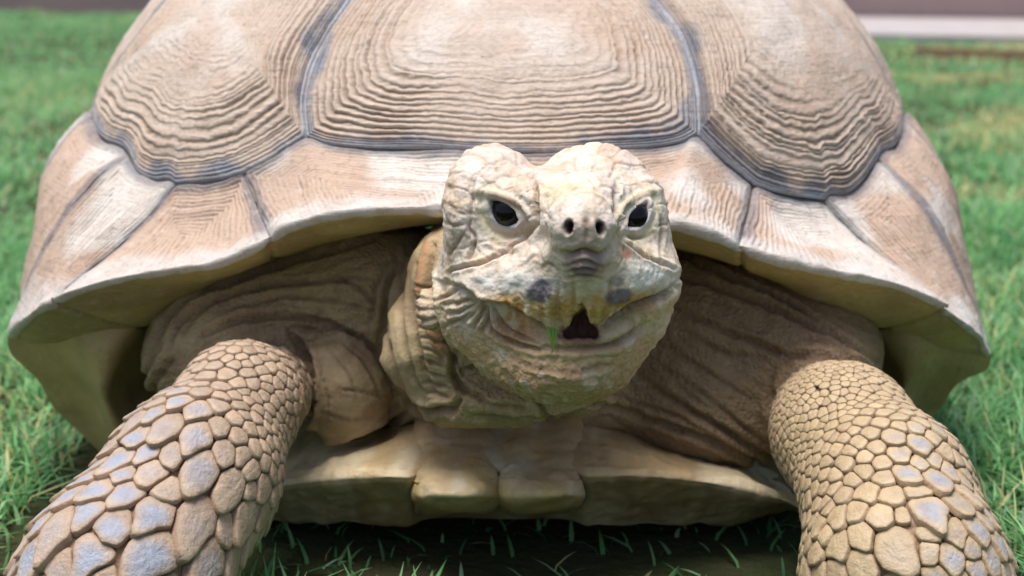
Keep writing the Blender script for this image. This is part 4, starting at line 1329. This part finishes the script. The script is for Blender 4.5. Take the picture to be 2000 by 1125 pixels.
def field(n, y0, y1, hgt, wid, seed, spread=1.35):
    g = np.random.default_rng(seed)
    Y = np.sqrt(g.uniform(y0 ** 2, y1 ** 2, n)); X = g.uniform(-1, 1, n) * (.357 * Y * spread + .08)
    P = np.stack([X, Y, np.zeros(n)], 1)
    P[:, 2] = .012 * fbm(P, 1.1, 500) * sstep(.9, 1.8, Y) - .003
    d = np.stack([g.normal(0, 1, n), g.normal(0, 1, n), np.zeros(n)], 1); d /= np.linalg.norm(d, axis=1, keepdims=True)
    # beyond the foot of the wall nothing grows
    a, b = far_line(0), far_line(1)
    dd = (b - a) / np.linalg.norm(b - a)
    off = -((P[:, 0] - a[0]) * -dd[1] + (P[:, 1] - a[1]) * dd[0])
    lim = np.interp(((P[:, :2] - a) @ dd) / np.linalg.norm(b - a), [-.8, .60, .601, .64, .74, 1.8], [.02, .02, .3, .9, 1.75, 2.1])
    clump = .65 + .5 * fbm(P, 9, seed + 1) + .25 * noise(P, 2.2, seed + 2)
    ok = (off > lim) & (g.random(n) < clump + .25)
    # flattened and thin under the animal
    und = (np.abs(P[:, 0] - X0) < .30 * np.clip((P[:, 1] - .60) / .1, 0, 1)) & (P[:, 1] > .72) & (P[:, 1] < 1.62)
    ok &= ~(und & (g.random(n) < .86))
    pz = P.copy(); pz[:, 2] = .03
    ok &= np.minimum(ARM_L(pz), ARM_R(pz)) > .002
    P, d, und, clump = P[ok], d[ok], und[ok], clump[ok]; m = len(P)
    h = hgt * g.uniform(.4, 1.3, m) * np.clip(clump + .35, .5, 1.4)
    h[und] = np.minimum(h[und], .018)
    lean = g.uniform(.3, 1.7, m); w = wid * g.uniform(.6, 1.3, m)
    sd = np.stack([-d[:, 1], d[:, 0], np.zeros(m)], 1)
    up = np.array([0, 0, 1.0])
    V = np.empty((m, 7, 3))
    for i, (t, ww) in enumerate(((0, .8), (.4, 1.0), (.75, .7))):
        c_ = P + up * (h * t * (1 - .25 * lean * t))[:, None] + d * (h * lean * t * t * .9)[:, None]
        V[:, 2 * i] = c_ - sd * (w * ww / 2)[:, None]; V[:, 2 * i + 1] = c_ + sd * (w * ww / 2)[:, None]
    V[:, 6] = P + up * (h * (1 - .25 * lean))[:, None] + d * (h * lean * .9)[:, None]
    b_ = np.arange(m)[:, None] * 7
    Q = np.concatenate([b_ + np.array([0, 1, 3, 2]), b_ + np.array([2, 3, 5, 4])])
    T = b_ + np.array([4, 5, 6])
    hue = g.random(m); patch = fbm(P, 3.0, seed + 5) + .5 * fbm(P, .8, seed + 6)
    col = np.where((hue < .45)[:, None], srgb(120, 178, 112), np.where((hue < .8)[:, None], srgb(152, 202, 138), srgb(106, 164, 114)))
    col = np.where(und[:, None], col * .75, col)  # blades under the animal darkened, its shade painted into them
    straw = (g.random(m) < .05 + .18 * sstep(.2, .9, patch) + .6 * sstep(.65, 1.0, P[:, 0] / P[:, 1] * 3) * sstep(-.2, .4, patch) * sstep(1.5, 3, P[:, 1]))  # straw colour: dry blades, plus sunlit patches painted in at the far right
    col[straw] = srgb(200, 200, 142)
    pale = (g.random(m) < .10) & ~straw; col[pale] = srgb(168, 200, 158)
    col = col * g.uniform(.75, 1.2, m)[:, None]
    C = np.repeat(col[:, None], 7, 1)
    return V.reshape(-1, 3), Q, T, C.reshape(-1, 3)
parts, o_ = [], 0
for args in ((110000, .45, 1.9, .027, .0024, 601, 2.0), (100000, 1.9, 4.2, .027, .0040, 602, 1.7), (130000, 4.2, 10.2, .026, .0075, 603, 1.6)):
    V, Q, T, C = field(*args)
    parts.append((V, Q + o_, T + o_, C)); o_ += len(V)
gr = make("grass", np.vstack([p[0] for p in parts]), [np.vstack([p[1] for p in parts]), np.vstack([p[2] for p in parts])], leaf.m, None, np.vstack([p[3] for p in parts]))
tag(gr, "short green lawn grass with pale dry blades and sunlit patches painted in", "grass", kind="stuff")
